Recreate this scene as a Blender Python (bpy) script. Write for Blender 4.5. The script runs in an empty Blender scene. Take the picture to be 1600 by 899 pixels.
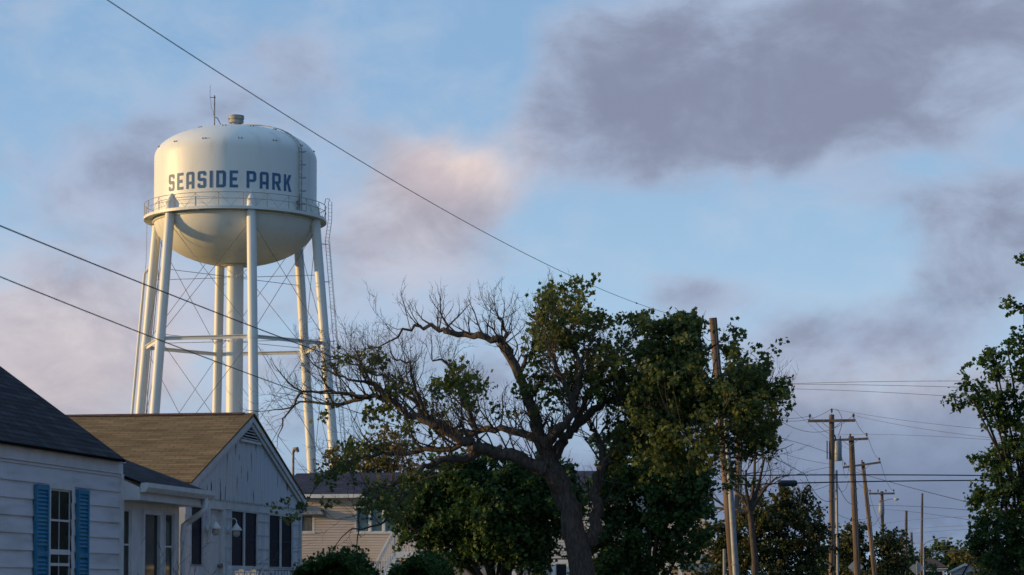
import bpy, math, random
import numpy as np
from mathutils import Vector, Matrix
R_ = math.radians
SC = bpy.context.scene
COL = SC.collection

# ------------------------------------------------------------------ camera
F = 3700.0; HORIZON = 915.0; YAW = math.atan(650/3700); PITCH = R_(3.0)
CY = HORIZON - F*math.tan(PITCH)
EYE = Vector((0, 0, 1.6))
cd = bpy.data.cameras.new('camera'); cam = bpy.data.objects.new('camera', cd); COL.objects.link(cam)
cam.location = EYE; cam.rotation_euler = (R_(90)+PITCH, 0, YAW)
cd.sensor_width = 36; cd.lens = F*36/1600; cd.shift_y = (CY-449.5)/1600
cd.clip_start = 0.1; cd.clip_end = 6000
SC.camera = cam
cd.dof.use_dof = True; cd.dof.focus_distance = 70; cd.dof.aperture_fstop = 4.5
FW = Vector((-math.sin(YAW)*math.cos(PITCH), math.cos(YAW)*math.cos(PITCH), math.sin(PITCH)))
RT = Vector((math.cos(YAW), math.sin(YAW), 0)); UP = RT.cross(FW)
def ray(x, y): return FW + RT*((x-800)/F) + UP*((CY-y)/F)
def at_x(x, y, X): d = ray(x, y); return EYE + d*(X/d.x)
def at_y(x, y, Y): d = ray(x, y); return EYE + d*(Y/d.y)
def at_d(x, y, D): return EYE + ray(x, y)*D
def pix(p):
    v = Vector(p)-EYE; d = v.dot(FW); return 800+F*v.dot(RT)/d, CY-F*v.dot(UP)/d

# ------------------------------------------------------------------ light
SUN_T = R_(-90); SUN_EL = R_(6.5)
s_h = RT*math.sin(SUN_T) + Vector((-FW.x, -FW.y, 0)).normalized()*math.cos(SUN_T)
SUN = (s_h.normalized()*math.cos(SUN_EL) + Vector((0, 0, math.sin(SUN_EL)))).normalized()
sl = bpy.data.lights.new('sun', 'SUN'); so = bpy.data.objects.new('sun', sl); COL.objects.link(so)
sl.energy = 4.1; sl.angle = R_(0.6); sl.color = (1.0, 0.64, 0.25)
so.rotation_euler = SUN.to_track_quat('Z', 'Y').to_euler()
SC.view_settings.view_transform = 'Standard'; SC.view_settings.look = 'None'
SC.view_settings.gamma = 1; SC.view_settings.exposure = 0.0
SC.cycles.max_bounces = 6; SC.cycles.diffuse_bounces = 3; SC.cycles.glossy_bounces = 3
SC.cycles.use_denoising = True

W = bpy.data.worlds.new('World'); SC.world = W; W.use_nodes = True
nt = W.node_tree; N = nt.nodes; Lk = nt.links; N.clear()
def nd(t, tree=None, **k):
    n = (tree or N).new(t)
    for a, b in k.items(): setattr(n, a, b)
    return n
def M_(op, a, b=None, c=None, clamp=False):
    n = N.new('ShaderNodeMath'); n.operation = op; n.use_clamp = clamp
    for i, v in enumerate((a, b, c)):
        if v is None: continue
        if isinstance(v, (int, float)): n.inputs[i].default_value = v
        else: Lk.new(v, n.inputs[i])
    return n.outputs[0]
def smooth(v, lo, hi):
    n = N.new('ShaderNodeMapRange'); n.interpolation_type = 'SMOOTHSTEP'
    Lk.new(v, n.inputs[0]); n.inputs[1].default_value = lo; n.inputs[2].default_value = hi
    return n.outputs[0]
def mixc(f, a, b):
    n = N.new('ShaderNodeMix'); n.data_type = 'RGBA'
    if isinstance(f, (int, float)): n.inputs[0].default_value = f
    else: Lk.new(f, n.inputs[0])
    for i, v in ((6, a), (7, b)):
        if isinstance(v, tuple): n.inputs[i].default_value = (*v, 1)
        else: Lk.new(v, n.inputs[i])
    return n.outputs[2]
sky = nd('ShaderNodeTexSky'); sky.sky_type = 'NISHITA'; sky.sun_disc = False
sky.sun_elevation = SUN_EL; sky.sun_rotation = math.atan2(SUN.x, SUN.y)
sky.air_density = 1.0; sky.dust_density = 0.6; sky.ozone_density = 2.0
tc = nd('ShaderNodeTexCoord')
sep = nd('ShaderNodeSeparateXYZ'); Lk.new(tc.outputs['Generated'], sep.inputs[0])
az = M_('ADD', M_('ARCTAN2', sep.outputs[0], sep.outputs[1]), YAW)        # bearing, 0 = down the view
el = M_('ARCSINE', sep.outputs[2])
U = M_('MULTIPLY', az, 10.0); V = M_('MULTIPLY', el, 10.0)
comb = nd('ShaderNodeCombineXYZ'); Lk.new(U, comb.inputs[0]); Lk.new(M_('MULTIPLY', V, 1.5), comb.inputs[1])
def noise(vec, scale, detail, rough, off=(0, 0, 0), dist=0.0):
    mp = nd('ShaderNodeMapping'); Lk.new(vec, mp.inputs[0]); mp.inputs[1].default_value = off
    n = nd('ShaderNodeTexNoise'); Lk.new(mp.outputs[0], n.inputs[0])
    n.inputs['Scale'].default_value = scale; n.inputs['Detail'].default_value = detail
    n.inputs['Roughness'].default_value = rough; n.inputs['Distortion'].default_value = dist
    return n.outputs[0]
n1 = noise(comb.outputs[0], 1.15, 6, 0.56, (3.1, 1.7, 0.4), 0.25)
n2 = noise(comb.outputs[0], 3.0, 7, 0.58, (8.2, 4.4, 2.0), 0.3)
n3 = noise(comb.outputs[0], 0.55, 3, 0.5, (1.0, 9.0, 5.0))
def uv_of(x, y):
    d = ray(x, y).normalized(); return (math.atan2(d.x, d.y)+YAW)*10, math.asin(d.z)*10
def blob(x, y, rx, ry, amp):
    u0, v0 = uv_of(x, y); k = 10/F
    a = M_('DIVIDE', M_('SUBTRACT', U, u0), rx*k); b = M_('DIVIDE', M_('SUBTRACT', V, v0), ry*k)
    r2 = M_('ADD', M_('MULTIPLY', a, a), M_('MULTIPLY', b, b))
    return M_('MULTIPLY', M_('EXPONENT', M_('MULTIPLY', r2, -1.0)), amp)
def total(lst):
    t = lst[0]
    for b in lst[1:]: t = M_('ADD', t, b)
    return t
dense = total([blob(*b) for b in (
    (1050, 160, 250, 120, .82), (1420, 50, 440, 140, 1.0), (1560, 350, 230, 100, .80), (900, 200, 120, 70, .34), (1260, 220, 190, 60, .4),
    (695, 285, 110, 75, .85), (610, 390, 200, 90, .62), (160, 275, 130, 90, .66), (60, 540, 320, 130, .70), (300, 210, 130, 70, .28),
    (480, 105, 110, 75, .60), (1095, 455, 85, 40, .62), (1330, 525, 190, 50, .68), (1500, 450, 80, 50, .4), (1400, 680, 450, 120, .78),
    (800, 560, 400, 70, .32), (800, 790, 1100, 100, .55), (0, 20, 130, 70, .3), (560, 200, 80, 40, .3),
    (1110, 360, 330, 50, -.40), (640, 60, 150, 120, -.38), (120, 90, 240, 70, -.2), (1320, 420, 200, 50, -.28),
    (870, 350, 60, 100, -.2), (370, 640, 120, 60, -.15), (250, 430, 60, 60, .2), (1470, 255, 130, 28, -.45), (775, 120, 55, 120, -.45), (1100, 600, 60, 40, -.2))])
cl = M_('ADD', M_('ADD', dense, M_('MULTIPLY', M_('SUBTRACT', n1, 0.5), 1.35)), M_('MULTIPLY', M_('SUBTRACT', n2, 0.5), 0.75))
mask = smooth(cl, -0.08, 0.62)
n4 = noise(comb.outputs[0], 2.0, 8, 0.6, (2.2, 7.4, 1.0), 0.4)
thick = smooth(M_('ADD', M_('MULTIPLY', cl, .8), M_('MULTIPLY', M_('SUBTRACT', n4, 0.5), 2.2)), -0.08, 1.15)
pink = total([blob(*b) for b in ((700, 262, 100, 62, 1.15), (620, 390, 190, 90, .35), (80, 540, 300, 140, .65), (1400, 600, 260, 40, .3),
                                 (130, 640, 200, 60, .4))])
SKYK = 1.0
c_lit = mixc(M_('MINIMUM', pink, 1.0), (0.42, 0.50, 0.67), (0.92, 0.75, 0.68))
c_dark = mixc(M_('MINIMUM', pink, 1.0), (0.235, 0.262, 0.365), (0.56, 0.48, 0.52))
ccol = mixc(thick, c_lit, c_dark)
low = smooth(V, 1.15, 0.1)                                                # cloud deck darkening toward the horizon
ccol = mixc(M_('MULTIPLY', low, 0.85), ccol, (0.115, 0.165, 0.29))
wisp = smooth(M_('ADD', n2, M_('MULTIPLY', n3, 0.6)), 0.7, 1.1)
sk = nd('ShaderNodeMix'); sk.data_type = 'RGBA'; sk.blend_type = 'MULTIPLY'; sk.inputs[0].default_value = 1
Lk.new(sky.outputs[0], sk.inputs[6]); sk.inputs[7].default_value = (0.0900, 0.0900, 0.0900, 1)
clear = mixc(0.7, sk.outputs[2], (0.33, 0.56, 0.88))
clear = mixc(M_('MULTIPLY', smooth(V, 2.4, 0.7), 0.45), clear, (0.56, 0.76, 0.93))
clear = mixc(M_('MULTIPLY', wisp, 0.3), clear, (0.55, 0.62, 0.74))
fin = mixc(M_('MULTIPLY', mask, 0.93), clear, ccol)
away = mixc(smooth(sep.outputs[0], 0.06, 0.6), (1, 1, 1), (0.34, 0.44, 0.60))   # sky opposite the sunset is dimmer
aw = nd('ShaderNodeMix'); aw.data_type = 'RGBA'; aw.blend_type = 'MULTIPLY'; aw.inputs[0].default_value = 1
Lk.new(fin, aw.inputs[6]); Lk.new(away, aw.inputs[7]); fin = aw.outputs[2]
# strength 0.1 on the physically bright scale
sc10 = nd('ShaderNodeMix'); sc10.data_type = 'RGBA'; sc10.blend_type = 'MULTIPLY'; sc10.inputs[0].default_value = 1
Lk.new(fin, sc10.inputs[6]); sc10.inputs[7].default_value = (10, 10, 10, 1)
bg = nd('ShaderNodeBackground'); Lk.new(sc10.outputs[2], bg.inputs[0]); bg.inputs[1].default_value = 0.1
out = nd('ShaderNodeOutputWorld'); Lk.new(bg.outputs[0], out.inputs[0])

# ------------------------------------------------------------------ materials
def mat(name, col, rough=0.7, var=0.12, scale=3.0, metal=0.0, col2=None, bump=0.0, spec=0.3, detail=5, lo=.35, hi=.65, coord='Object', stretch=None):
    m = bpy.data.materials.new(name); m.use_nodes = True; t = m.node_tree; b = t.nodes['Principled BSDF']
    b.inputs['Roughness'].default_value = rough; b.inputs['Metallic'].default_value = metal
    b.inputs['Specular IOR Level'].default_value = spec
    c = t.nodes.new('ShaderNodeTexCoord'); mp = t.nodes.new('ShaderNodeMapping'); t.links.new(c.outputs[coord], mp.inputs[0])
    if stretch: mp.inputs[3].default_value = stretch
    n = t.nodes.new('ShaderNodeTexNoise'); t.links.new(mp.outputs[0], n.inputs[0])
    n.inputs['Scale'].default_value = scale; n.inputs['Detail'].default_value = detail
    r = t.nodes.new('ShaderNodeMapRange'); r.interpolation_type = 'SMOOTHSTEP'; t.links.new(n.outputs[0], r.inputs[0])
    r.inputs[1].default_value = lo; r.inputs[2].default_value = hi
    mx = t.nodes.new('ShaderNodeMix'); mx.data_type = 'RGBA'; t.links.new(r.outputs[0], mx.inputs[0])
    c2 = col2 or tuple(max(0, x*(1-var*2)) for x in col)
    mx.inputs[6].default_value = (*col, 1); mx.inputs[7].default_value = (*c2, 1)
    t.links.new(mx.outputs[2], b.inputs['Base Color'])
    if bump:
        bp = t.nodes.new('ShaderNodeBump'); bp.inputs[0].default_value = bump; bp.inputs[1].default_value = 0.02
        t.links.new(n.outputs[0], bp.inputs['Height']); t.links.new(bp.outputs[0], b.inputs['Normal'])
    return m
def shingle(name, c1, c2, mortar, w=0.28, h=0.13, streak=0.5):
    m = bpy.data.materials.new(name); m.use_nodes = True; t = m.node_tree; b = t.nodes['Principled BSDF']
    b.inputs['Roughness'].default_value = 0.95; b.inputs['Specular IOR Level'].default_value = 0.1
    c = t.nodes.new('ShaderNodeTexCoord')
    br = t.nodes.new('ShaderNodeTexBrick'); t.links.new(c.outputs['UV'], br.inputs[0])
    br.inputs['Color1'].default_value = (*c1, 1); br.inputs['Color2'].default_value = (*c2, 1); br.inputs['Mortar'].default_value = (*mortar, 1)
    br.inputs['Scale'].default_value = 1; br.inputs['Mortar Size'].default_value = 0.012; br.inputs['Mortar Smooth'].default_value = .3
    br.inputs['Brick Width'].default_value = w; br.inputs['Row Height'].default_value = h; br.offset = .37
    mp = t.nodes.new('ShaderNodeMapping'); mp.inputs[3].default_value = (0.5, 3.5, 1); t.links.new(c.outputs['UV'], mp.inputs[0])
    n = t.nodes.new('ShaderNodeTexNoise'); n.inputs['Scale'].default_value = 2.2; n.inputs['Detail'].default_value = 6; t.links.new(mp.outputs[0], n.inputs[0])
    r = t.nodes.new('ShaderNodeMapRange'); t.links.new(n.outputs[0], r.inputs[0])
    r.inputs[1].default_value = .3; r.inputs[2].default_value = .7; r.inputs[3].default_value = 1-streak; r.inputs[4].default_value = 1+streak*.6
    mx = t.nodes.new('ShaderNodeMix'); mx.data_type = 'RGBA'; mx.blend_type = 'MULTIPLY'; mx.inputs[0].default_value = 1
    t.links.new(br.outputs[0], mx.inputs[6]); t.links.new(r.outputs[0], mx.inputs[7]); t.links.new(mx.outputs[2], b.inputs['Base Color'])
    bp = t.nodes.new('ShaderNodeBump'); bp.inputs[0].default_value = .7; bp.inputs[1].default_value = .02
    t.links.new(br.outputs[0], bp.inputs['Height']); t.links.new(bp.outputs[0], b.inputs['Normal'])
    return m
def leafmat(name, ca, cb, cc, trans=0.25):
    m = bpy.data.materials.new(name); m.use_nodes = True; t = m.node_tree; b = t.nodes['Principled BSDF']
    b.inputs['Roughness'].default_value = 0.55; b.inputs['Specular IOR Level'].default_value = 0.25
    a = t.nodes.new('ShaderNodeAttribute'); a.attribute_name = 'tint'
    cr = t.nodes.new('ShaderNodeValToRGB'); e = cr.color_ramp.elements
    e[0].position = 0; e[0].color = (*ca, 1); e[1].position = 1; e[1].color = (*cc, 1)
    k = e.new(.6); k.color = (*cb, 1)
    t.links.new(a.outputs['Fac'], cr.inputs[0]); t.links.new(cr.outputs[0], b.inputs['Base Color'])
    tr = t.nodes.new('ShaderNodeBsdfTranslucent'); t.links.new(cr.outputs[0], tr.inputs[0])
    ms = t.nodes.new('ShaderNodeMixShader'); ms.inputs[0].default_value = trans
    t.links.new(b.outputs[0], ms.inputs[1]); t.links.new(tr.outputs[0], ms.inputs[2])
    t.links.new(ms.outputs[0], t.nodes['Material Output'].inputs[0])
    return m
MT = {}
MT['tank'] = mat('tank_paint', (.82, .81, .73), .42, scale=1.1, col2=(.66, .62, .52), spec=.4, detail=9, lo=.5, hi=.85, stretch=(1, 1, .16))
MT['steel'] = mat('tower_steel_paint', (.78, .77, .70), .45, scale=1.2, col2=(.70, .68, .58), spec=.4, lo=.5, hi=.8, stretch=(1, 1, .2))
def weather(m, col, scale, lo, hi, stretch, amt=.8):
    t = m.node_tree; b = t.nodes['Principled BSDF']; src = b.inputs['Base Color'].links[0].from_socket
    c = t.nodes.new('ShaderNodeTexCoord'); mp = t.nodes.new('ShaderNodeMapping'); t.links.new(c.outputs['Object'], mp.inputs[0]); mp.inputs[3].default_value = stretch; mp.inputs[1].default_value = (4.4, 2.2, 7.1)
    n = t.nodes.new('ShaderNodeTexNoise'); n.inputs['Scale'].default_value = scale; n.inputs['Detail'].default_value = 9; n.inputs['Roughness'].default_value = .65; t.links.new(mp.outputs[0], n.inputs[0])
    r = t.nodes.new('ShaderNodeMapRange'); t.links.new(n.outputs[0], r.inputs[0]); r.inputs[1].default_value = lo; r.inputs[2].default_value = hi; r.inputs[4].default_value = amt
    x = t.nodes.new('ShaderNodeMix'); x.data_type = 'RGBA'; t.links.new(r.outputs[0], x.inputs[0]); t.links.new(src, x.inputs[6]); x.inputs[7].default_value = (*col, 1); t.links.new(x.outputs[2], b.inputs['Base Color'])
weather(MT['tank'], (.34, .20, .10), 2.4, .66, .78, (1.4, 1.4, .12), .6)
weather(MT['steel'], (.36, .22, .11), 3.0, .64, .76, (1.2, 1.2, .15), .6)
MT['bluelet'] = mat('blue_lettering', (.075, .165, .30), .5, scale=1, var=.08)
MT['rod'] = mat('rod_steel', (.26, .25, .24), .6, scale=3, var=.2)
MT['rust'] = mat('rusty_steel', (.20, .15, .11), .8, scale=4, col2=(.35, .33, .3))
MT['galv'] = mat('galvanised', (.30, .32, .34), .6, metal=.3, scale=5, var=.1)
MT['vent'] = mat('vent_metal', (.45, .42, .36), .6, scale=4, var=.2)
MT['white'] = mat('white_trim', (.72, .72, .70), .55, scale=4, var=.06)
MT['clap'] = mat('white_clapboard', (.68, .69, .70), .6, scale=2.2, col2=(.50, .50, .49), detail=9, lo=.4, hi=.75, stretch=(1, .4, 3))
MT['asb'] = mat('white_shingle_siding', (.66, .67, .68), .7, scale=2.5, col2=(.52, .54, .56), detail=8, bump=.2, stretch=(3, 3, .6))
MT['gable'] = mat('peeling_boards', (.66, .68, .70), .7, scale=1.3, col2=(.13, .11, .10), detail=9, lo=.60, hi=.635, bump=.3, stretch=(1, 5.5, 1.0))
MT['louver'] = mat('louver_dark', (.03, .03, .035), .9)
MT['vinyl'] = mat('tan_vinyl', (.58, .48, .39), .6, scale=.8, var=.05)
MT['vinylw'] = mat('pale_vinyl', (.55, .54, .52), .6, scale=.8, var=.05)
MT['found'] = mat('foundation', (.30, .29, .28), .9, scale=3, var=.15)
MT['shutter'] = mat('blue_shutter', (.02, .20, .36), .6, scale=5, col2=(.06, .23, .35))
MT['glass'] = mat('window_glass', (.008, .011, .016), .12, spec=.25, scale=1, var=.1)
MT['glassblue'] = mat('screened_glass', (.006, .011, .032), .4, spec=.12, scale=1, var=.2)
MT['glassteal'] = mat('curtained_glass', (.06, .12, .13), .15, spec=.5, scale=1, var=.1)
MT['curtain'] = mat('curtain_cloth', (.16, .17, .17), .9, scale=8, var=.3, stretch=(6, 6, .3))
MT['roofdark'] = shingle('dark_shingles', (.030, .030, .038), (.055, .054, .064), (.012, .012, .015), streak=.45)
MT['roofbrown'] = shingle('brown_shingles', (.34, .215, .10), (.24, .15, .07), (.18, .115, .056), w=.33, h=.115, streak=.35)
MT['roofcap'] = mat('ridge_cap', (.16, .065, .045), .9, scale=6, var=.2)
MT['roofslate'] = shingle('slate_shingles', (.055, .055, .075), (.085, .08, .10), (.02, .02, .03), streak=.4)
MT['roofred'] = shingle('reddish_shingles', (.16, .10, .08), (.12, .075, .065), (.06, .04, .035))
MT['bark'] = mat('grey_bark', (.10, .08, .064), .95, scale=26, col2=(.05, .042, .035), bump=1.0, detail=8, lo=.35, hi=.65, stretch=(1, 1, .3))
MT['barkdk'] = mat('dark_bark', (.07, .06, .05), .95, scale=7, col2=(.03, .026, .022), bump=.8, stretch=(1, 1, .4))
MT['wood'] = mat('pole_wood', (.175, .125, .09), .9, scale=5, col2=(.09, .066, .05), bump=.6, detail=7, stretch=(1, 1, .1))
MT['woodgrey'] = mat('weathered_wood', (.17, .135, .11), .9, scale=6, col2=(.10, .08, .07), bump=.5, stretch=(1, 1, .15))
MT['wire'] = mat('wire_rubber', (.035, .035, .04), .6, var=.1)
MT['wiregrey'] = mat('wire_aluminium', (.11, .11, .12), .5, var=.1)
MT['porc'] = mat('porcelain', (.12, .085, .07), .3, spec=.5)
MT['tan_lamp'] = mat('lamp_head', (.55, .54, .5), .5, var=.1)
MT['signback'] = mat('sign_back', (.38, .40, .42), .45, metal=.5, var=.1)
MT['asphalt'] = mat('asphalt', (.05, .05, .052), .95, scale=20, var=.2, bump=.3)
MT['concrete'] = mat('concrete', (.32, .31, .29), .9, scale=6, var=.1)
MT['lawn'] = mat('lawn', (.085, .085, .035), .95, scale=.7, col2=(.12, .10, .05), detail=9)
MT['paint'] = mat('road_paint', (.65, .5, .08), .8, scale=9, var=.15)
MT['leafA'] = leafmat('maple_leaf', (.055, .085, .025), (.12, .155, .042), (.26, .24, .06), .45)
MT['leafB'] = leafmat('dark_leaf', (.026, .060, .018), (.055, .105, .028), (.095, .15, .038), .35)
MT['leafC'] = leafmat('olive_leaf', (.07, .075, .02), (.15, .135, .03), (.26, .19, .045), .35)
MT['leafD'] = leafmat('mixed_leaf', (.030, .048, .016), (.07, .085, .025), (.19, .12, .05), .3)
MT['leafH'] = leafmat('hedge_needle', (.018, .05, .012), (.035, .09, .018), (.07, .13, .03), .2)

# ------------------------------------------------------------------ builders
class MB:
    def __init__(s): s.v = []; s.f = []; s.uv = {}
    def poly(s, pts, uv=None):
        i = len(s.v); s.v += [tuple(p) for p in pts]; s.f.append(tuple(range(i, i+len(pts))))
        if uv: s.uv[len(s.f)-1] = uv
        return s
    def hexa(s, p):            # 8 corners: 0-3 bottom ccw, 4-7 top
        i = len(s.v); s.v += [tuple(q) for q in p]
        for f in ((3, 2, 1, 0), (4, 5, 6, 7), (0, 1, 5, 4), (1, 2, 6, 5), (2, 3, 7, 6), (3, 0, 4, 7)): s.f.append(tuple(i+k for k in f))
        return s
    def box(s, x0, x1, y0, y1, z0, z1):
        return s.hexa([(x0, y0, z0), (x1, y0, z0), (x1, y1, z0), (x0, y1, z0), (x0, y0, z1), (x1, y0, z1), (x1, y1, z1), (x0, y1, z1)])
    def prism(s, pts, d):      # planar polygon extruded by vector d
        n = len(pts); i = len(s.v); d = Vector(d)
        s.v += [tuple(p) for p in pts]+[tuple(Vector(p)+d) for p in pts]
        s.f.append(tuple(i+k for k in range(n-1, -1, -1))); s.f.append(tuple(i+n+k for k in range(n)))
        for k in range(n): s.f.append((i+k, i+(k+1) % n, i+n+(k+1) % n, i+n+k))
        return s
    def beam(s, a, b, w, h, up=(0, 0, 1)):
        a = Vector(a); b = Vector(b); d = (b-a).normalized(); u = Vector(up)
        r = d.cross(u)
        if r.length < 1e-4: r = d.cross(Vector((1, 0, 0)))
        r.normalize(); u = r.cross(d)
        r *= w/2; u *= h/2
        return s.hexa([a-r-u, a+r-u, b+r-u, b-r-u, a-r+u, a+r+u, b+r+u, b-r+u])
    def tube(s, pts, rad, n=8, cap=True):
        pts = [Vector(p) for p in pts]
        if isinstance(rad, (int, float)): rad = [rad]*len(pts)
        i0 = len(s.v); r0 = None
        for k, p in enumerate(pts):
            d = (pts[min(k+1, len(pts)-1)]-pts[max(k-1, 0)]).normalized()
            if r0 is None:
                r0 = d.cross(Vector((0, 0, 1)))
                if r0.length < .05: r0 = d.cross(Vector((1, 0, 0)))
            r0 = (r0 - d*r0.dot(d)).normalized(); q = d.cross(r0)
            for j in range(n):
                a = 2*math.pi*j/n; s.v.append(tuple(p+(r0*math.cos(a)+q*math.sin(a))*rad[k]))
        for k in range(len(pts)-1):
            for j in range(n):
                a = i0+k*n+j; b = i0+k*n+(j+1) % n; s.f.append((a, b, b+n, a+n))
        if cap:
            s.f.append(tuple(i0+j for j in range(n-1, -1, -1))); e = i0+(len(pts)-1)*n; s.f.append(tuple(e+j for j in range(n)))
        return s
    def lathe(s, prof, n=32, c=(0, 0, 0), a0=0, a1=2*math.pi):
        full = abs(a1-a0-2*math.pi) < 1e-6; m = n if full else n+1; i0 = len(s.v)
        for r, z in prof:
            for j in range(m):
                a = a0+(a1-a0)*j/n; s.v.append((c[0]+r*math.sin(a), c[1]-r*math.cos(a), c[2]+z))
        for k in range(len(prof)-1):
            for j in range(n):
                a = i0+k*m+j; b = i0+k*m+((j+1) % m); s.f.append((a, b, b+m, a+m))
        return s
    def ring(s, R, r, z, n=64, c=(0, 0)):
        i0 = len(s.v)
        for j in range(n):
            a = 2*math.pi*j/n
            for k in range(6):
                t = 2*math.pi*k/6; rr = R+r*math.cos(t); s.v.append((c[0]+rr*math.sin(a), c[1]-rr*math.cos(a), z+r*math.sin(t)))
        for j in range(n):
            for k in range(6):
                a = i0+j*6+k; b = i0+j*6+(k+1) % 6; a2 = i0+((j+1) % n)*6+k; b2 = i0+((j+1) % n)*6+(k+1) % 6; s.f.append((a, b, b2, a2))
        return s
    def build(s, name, m, parent=None, smooth=False, angle=None):
        me = bpy.data.meshes.new(name); me.from_pydata(s.v, [], s.f)
        if s.uv:
            ul = me.uv_layers.new(name='UVMap')
            for fi, uv in s.uv.items():
                p = me.polygons[fi]
                for k, li in enumerate(p.loop_indices): ul.data[li].uv = uv[k]
        me.materials.append(MT[m] if isinstance(m, str) else m)
        if smooth:
            me.shade_smooth()
            if angle: me.set_sharp_from_angle(angle=R_(angle))
        o = bpy.data.objects.new(name, me); COL.objects.link(o)
        if parent: o.parent = parent
        return o
def tag(o, label, cat, group=None, kind=None):
    if label: o['label'] = label
    if cat: o['category'] = cat
    if group: o['group'] = group
    if kind: o['kind'] = kind
    return o
def thing(name, label, cat, loc=(0, 0, 0), rz=0, group=None):
    o = bpy.data.objects.new(name, None); COL.objects.link(o); o.location = loc; o.rotation_euler = (0, 0, rz)
    o.empty_display_size = .3
    return tag(o, label, cat, group)

# ------------------------------------------------------------------ ground
g = MB()
g.poly([(-3000, -200, 0), (3000, -200, 0), (3000, 5000, 0), (-3000, 5000, 0)])
tag(g.build('ground', 'lawn'), None, None, None, 'structure')
tag(MB().box(-3.8, 1.2, -30, 262, -.05, .004).build('road', 'asphalt'), None, None, None, 'structure')
tag(MB().box(-60, 60, 262, 270, -.05, .006).build('road', 'asphalt'), None, None, None, 'structure')
tag(MB().box(-3.95, -3.8, -30, 262, -.05, .13).build('kerb', 'concrete'), None, None, None, 'structure')
tag(MB().box(1.2, 1.35, -30, 262, -.05, .13).build('kerb', 'concrete'), None, None, None, 'structure')
tag(MB().box(-7.0, -5.6, -30, 262, -.05, .03).build('pavement', 'concrete'), None, None, None, 'structure')
for dx in (-.12, .12):
    tag(MB().box(-1.3+dx-.05, -1.3+dx+.05, -30, 262, 0, .008).build('road_marking', 'paint'), None, None, None, 'structure')

# ------------------------------------------------------------------ water tower
TD = 218.0
tb = at_d(364.5, 915, TD); tb.z = 0
view = Vector((tb.x, tb.y, 0)); t_rz = -math.atan2(tb.x, tb.y)
tower = thing('water_tower', 'tall white water tower on six legs lettered SEASIDE PARK', 'water tower', tb, t_rz)
def hz(y, d=TD): return 1.6+(915-y)*d/F*math.cos(PITCH)
Z1 = 35.3; ZD = 41.05; ZT = 44.1; RTK = 7.5; ZB = 31.15
prof = []
for k in range(15):                                  # bowl
    a = math.pi/2*k/14; prof.append((max(RTK*math.sin(a), .02), Z1-(Z1-ZB)*math.cos(a)))
prof += [(RTK, Z1+k*(ZD-Z1)/6) for k in range(1, 7)]
for k in range(1, 17):
    a = math.pi/2*k/16; prof.append((max(RTK*math.cos(a), .02), ZD+(ZT-ZD)*math.sin(a)))
tank = MB().lathe(prof, 128).build('tank', 'tank', tower, True)
# slightly dented seam and weld seams
for z in (Z1+3.0,):
    MB().ring(RTK-.004, .014, z, 96).build('weld_seam', 'tank', tank, True)
riser = MB().lathe([(.80, ZB+.35), (.78, ZB-.1), (.765, 0)], 40).build('riser', 'steel', tower, True, 40)
MB().ring(1.5, .09, ZB+.12, 40).build('flange', 'rust', riser, True)
ang = [R_(10.5+60*k) for k in range(6)]
def leg_r(z):
    return 7.72+1.02*(Z1-z)/(35.0)*3.0
def lp(a, z, dr=0): r = leg_r(z)+dr; return Vector((r*math.sin(a), -r*math.cos(a), z))
GZ = (23.9, 11.2)
for a in ang:
    lg = MB().tube([lp(a, 0), lp(a, 12), lp(a, 24), lp(a, Z1-.1)], [.46, .45, .44, .44], 20).build('leg', 'steel', tower, True, 50)
    q = lp(a, Z1)
    MB().tube([q, q+Vector((0, 0, .9)), Vector((7.55*math.sin(a), -7.55*math.cos(a), Z1+1.75))], [.44, .42, .03], 16).build('cap', 'steel', lg, True, 50)
    MB().box(-.9, .9, -.9, .9, 0, .4).build('footing', 'concrete', lg).location = lp(a, 0)
    for z in GZ:
        MB().tube([lp(a, z-.35), lp(a, z+.35)], .475, 20).build('band', 'steel', lg, True, 50)
    # spokes to the riser
    for z in (30.1, GZ[0]+.25):
        p = lp(a, z); q = Vector((.76*math.sin(a), -.76*math.cos(a), z))
        MB().tube([p, q], .028, 5).build('spoke', 'rod', tower)
        MB().tube([q-Vector((0, 0, .12)), q+Vector((0, 0, .12)),], .07, 6).build('rod_clamp', 'steel', riser)
for k in range(6):
    a, b = ang[k], ang[(k+1) % 6]
    for z in GZ:
        p, q = lp(a, z), lp(b, z)
        gb = MB(); gb.beam(p, q, .34, .05); gb.beam(p-Vector((0, 0, .16)), q-Vector((0, 0, .16)), .05, .3)
        gb.build('girt', 'steel', tower)
    lv = (Z1-.7, GZ[0], GZ[1], .7)
    for i in range(3):
        zt, zb_ = lv[i], lv[i+1]
        for (s0, s1) in ((a, b), (b, a)):
            r = MB().tube([lp(s0, zt-.25), lp(s1, zb_+.25)], .026, 5).build('tie_rod', 'rod', tower)
        mid = (lp(a, (zt+zb_)/2)+lp(b, (zt+zb_)/2))/2
        MB().tube([lp(a, zt-.4), lp(a, zt-.1)], .09, 6).build('gusset', 'steel', tower)
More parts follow.
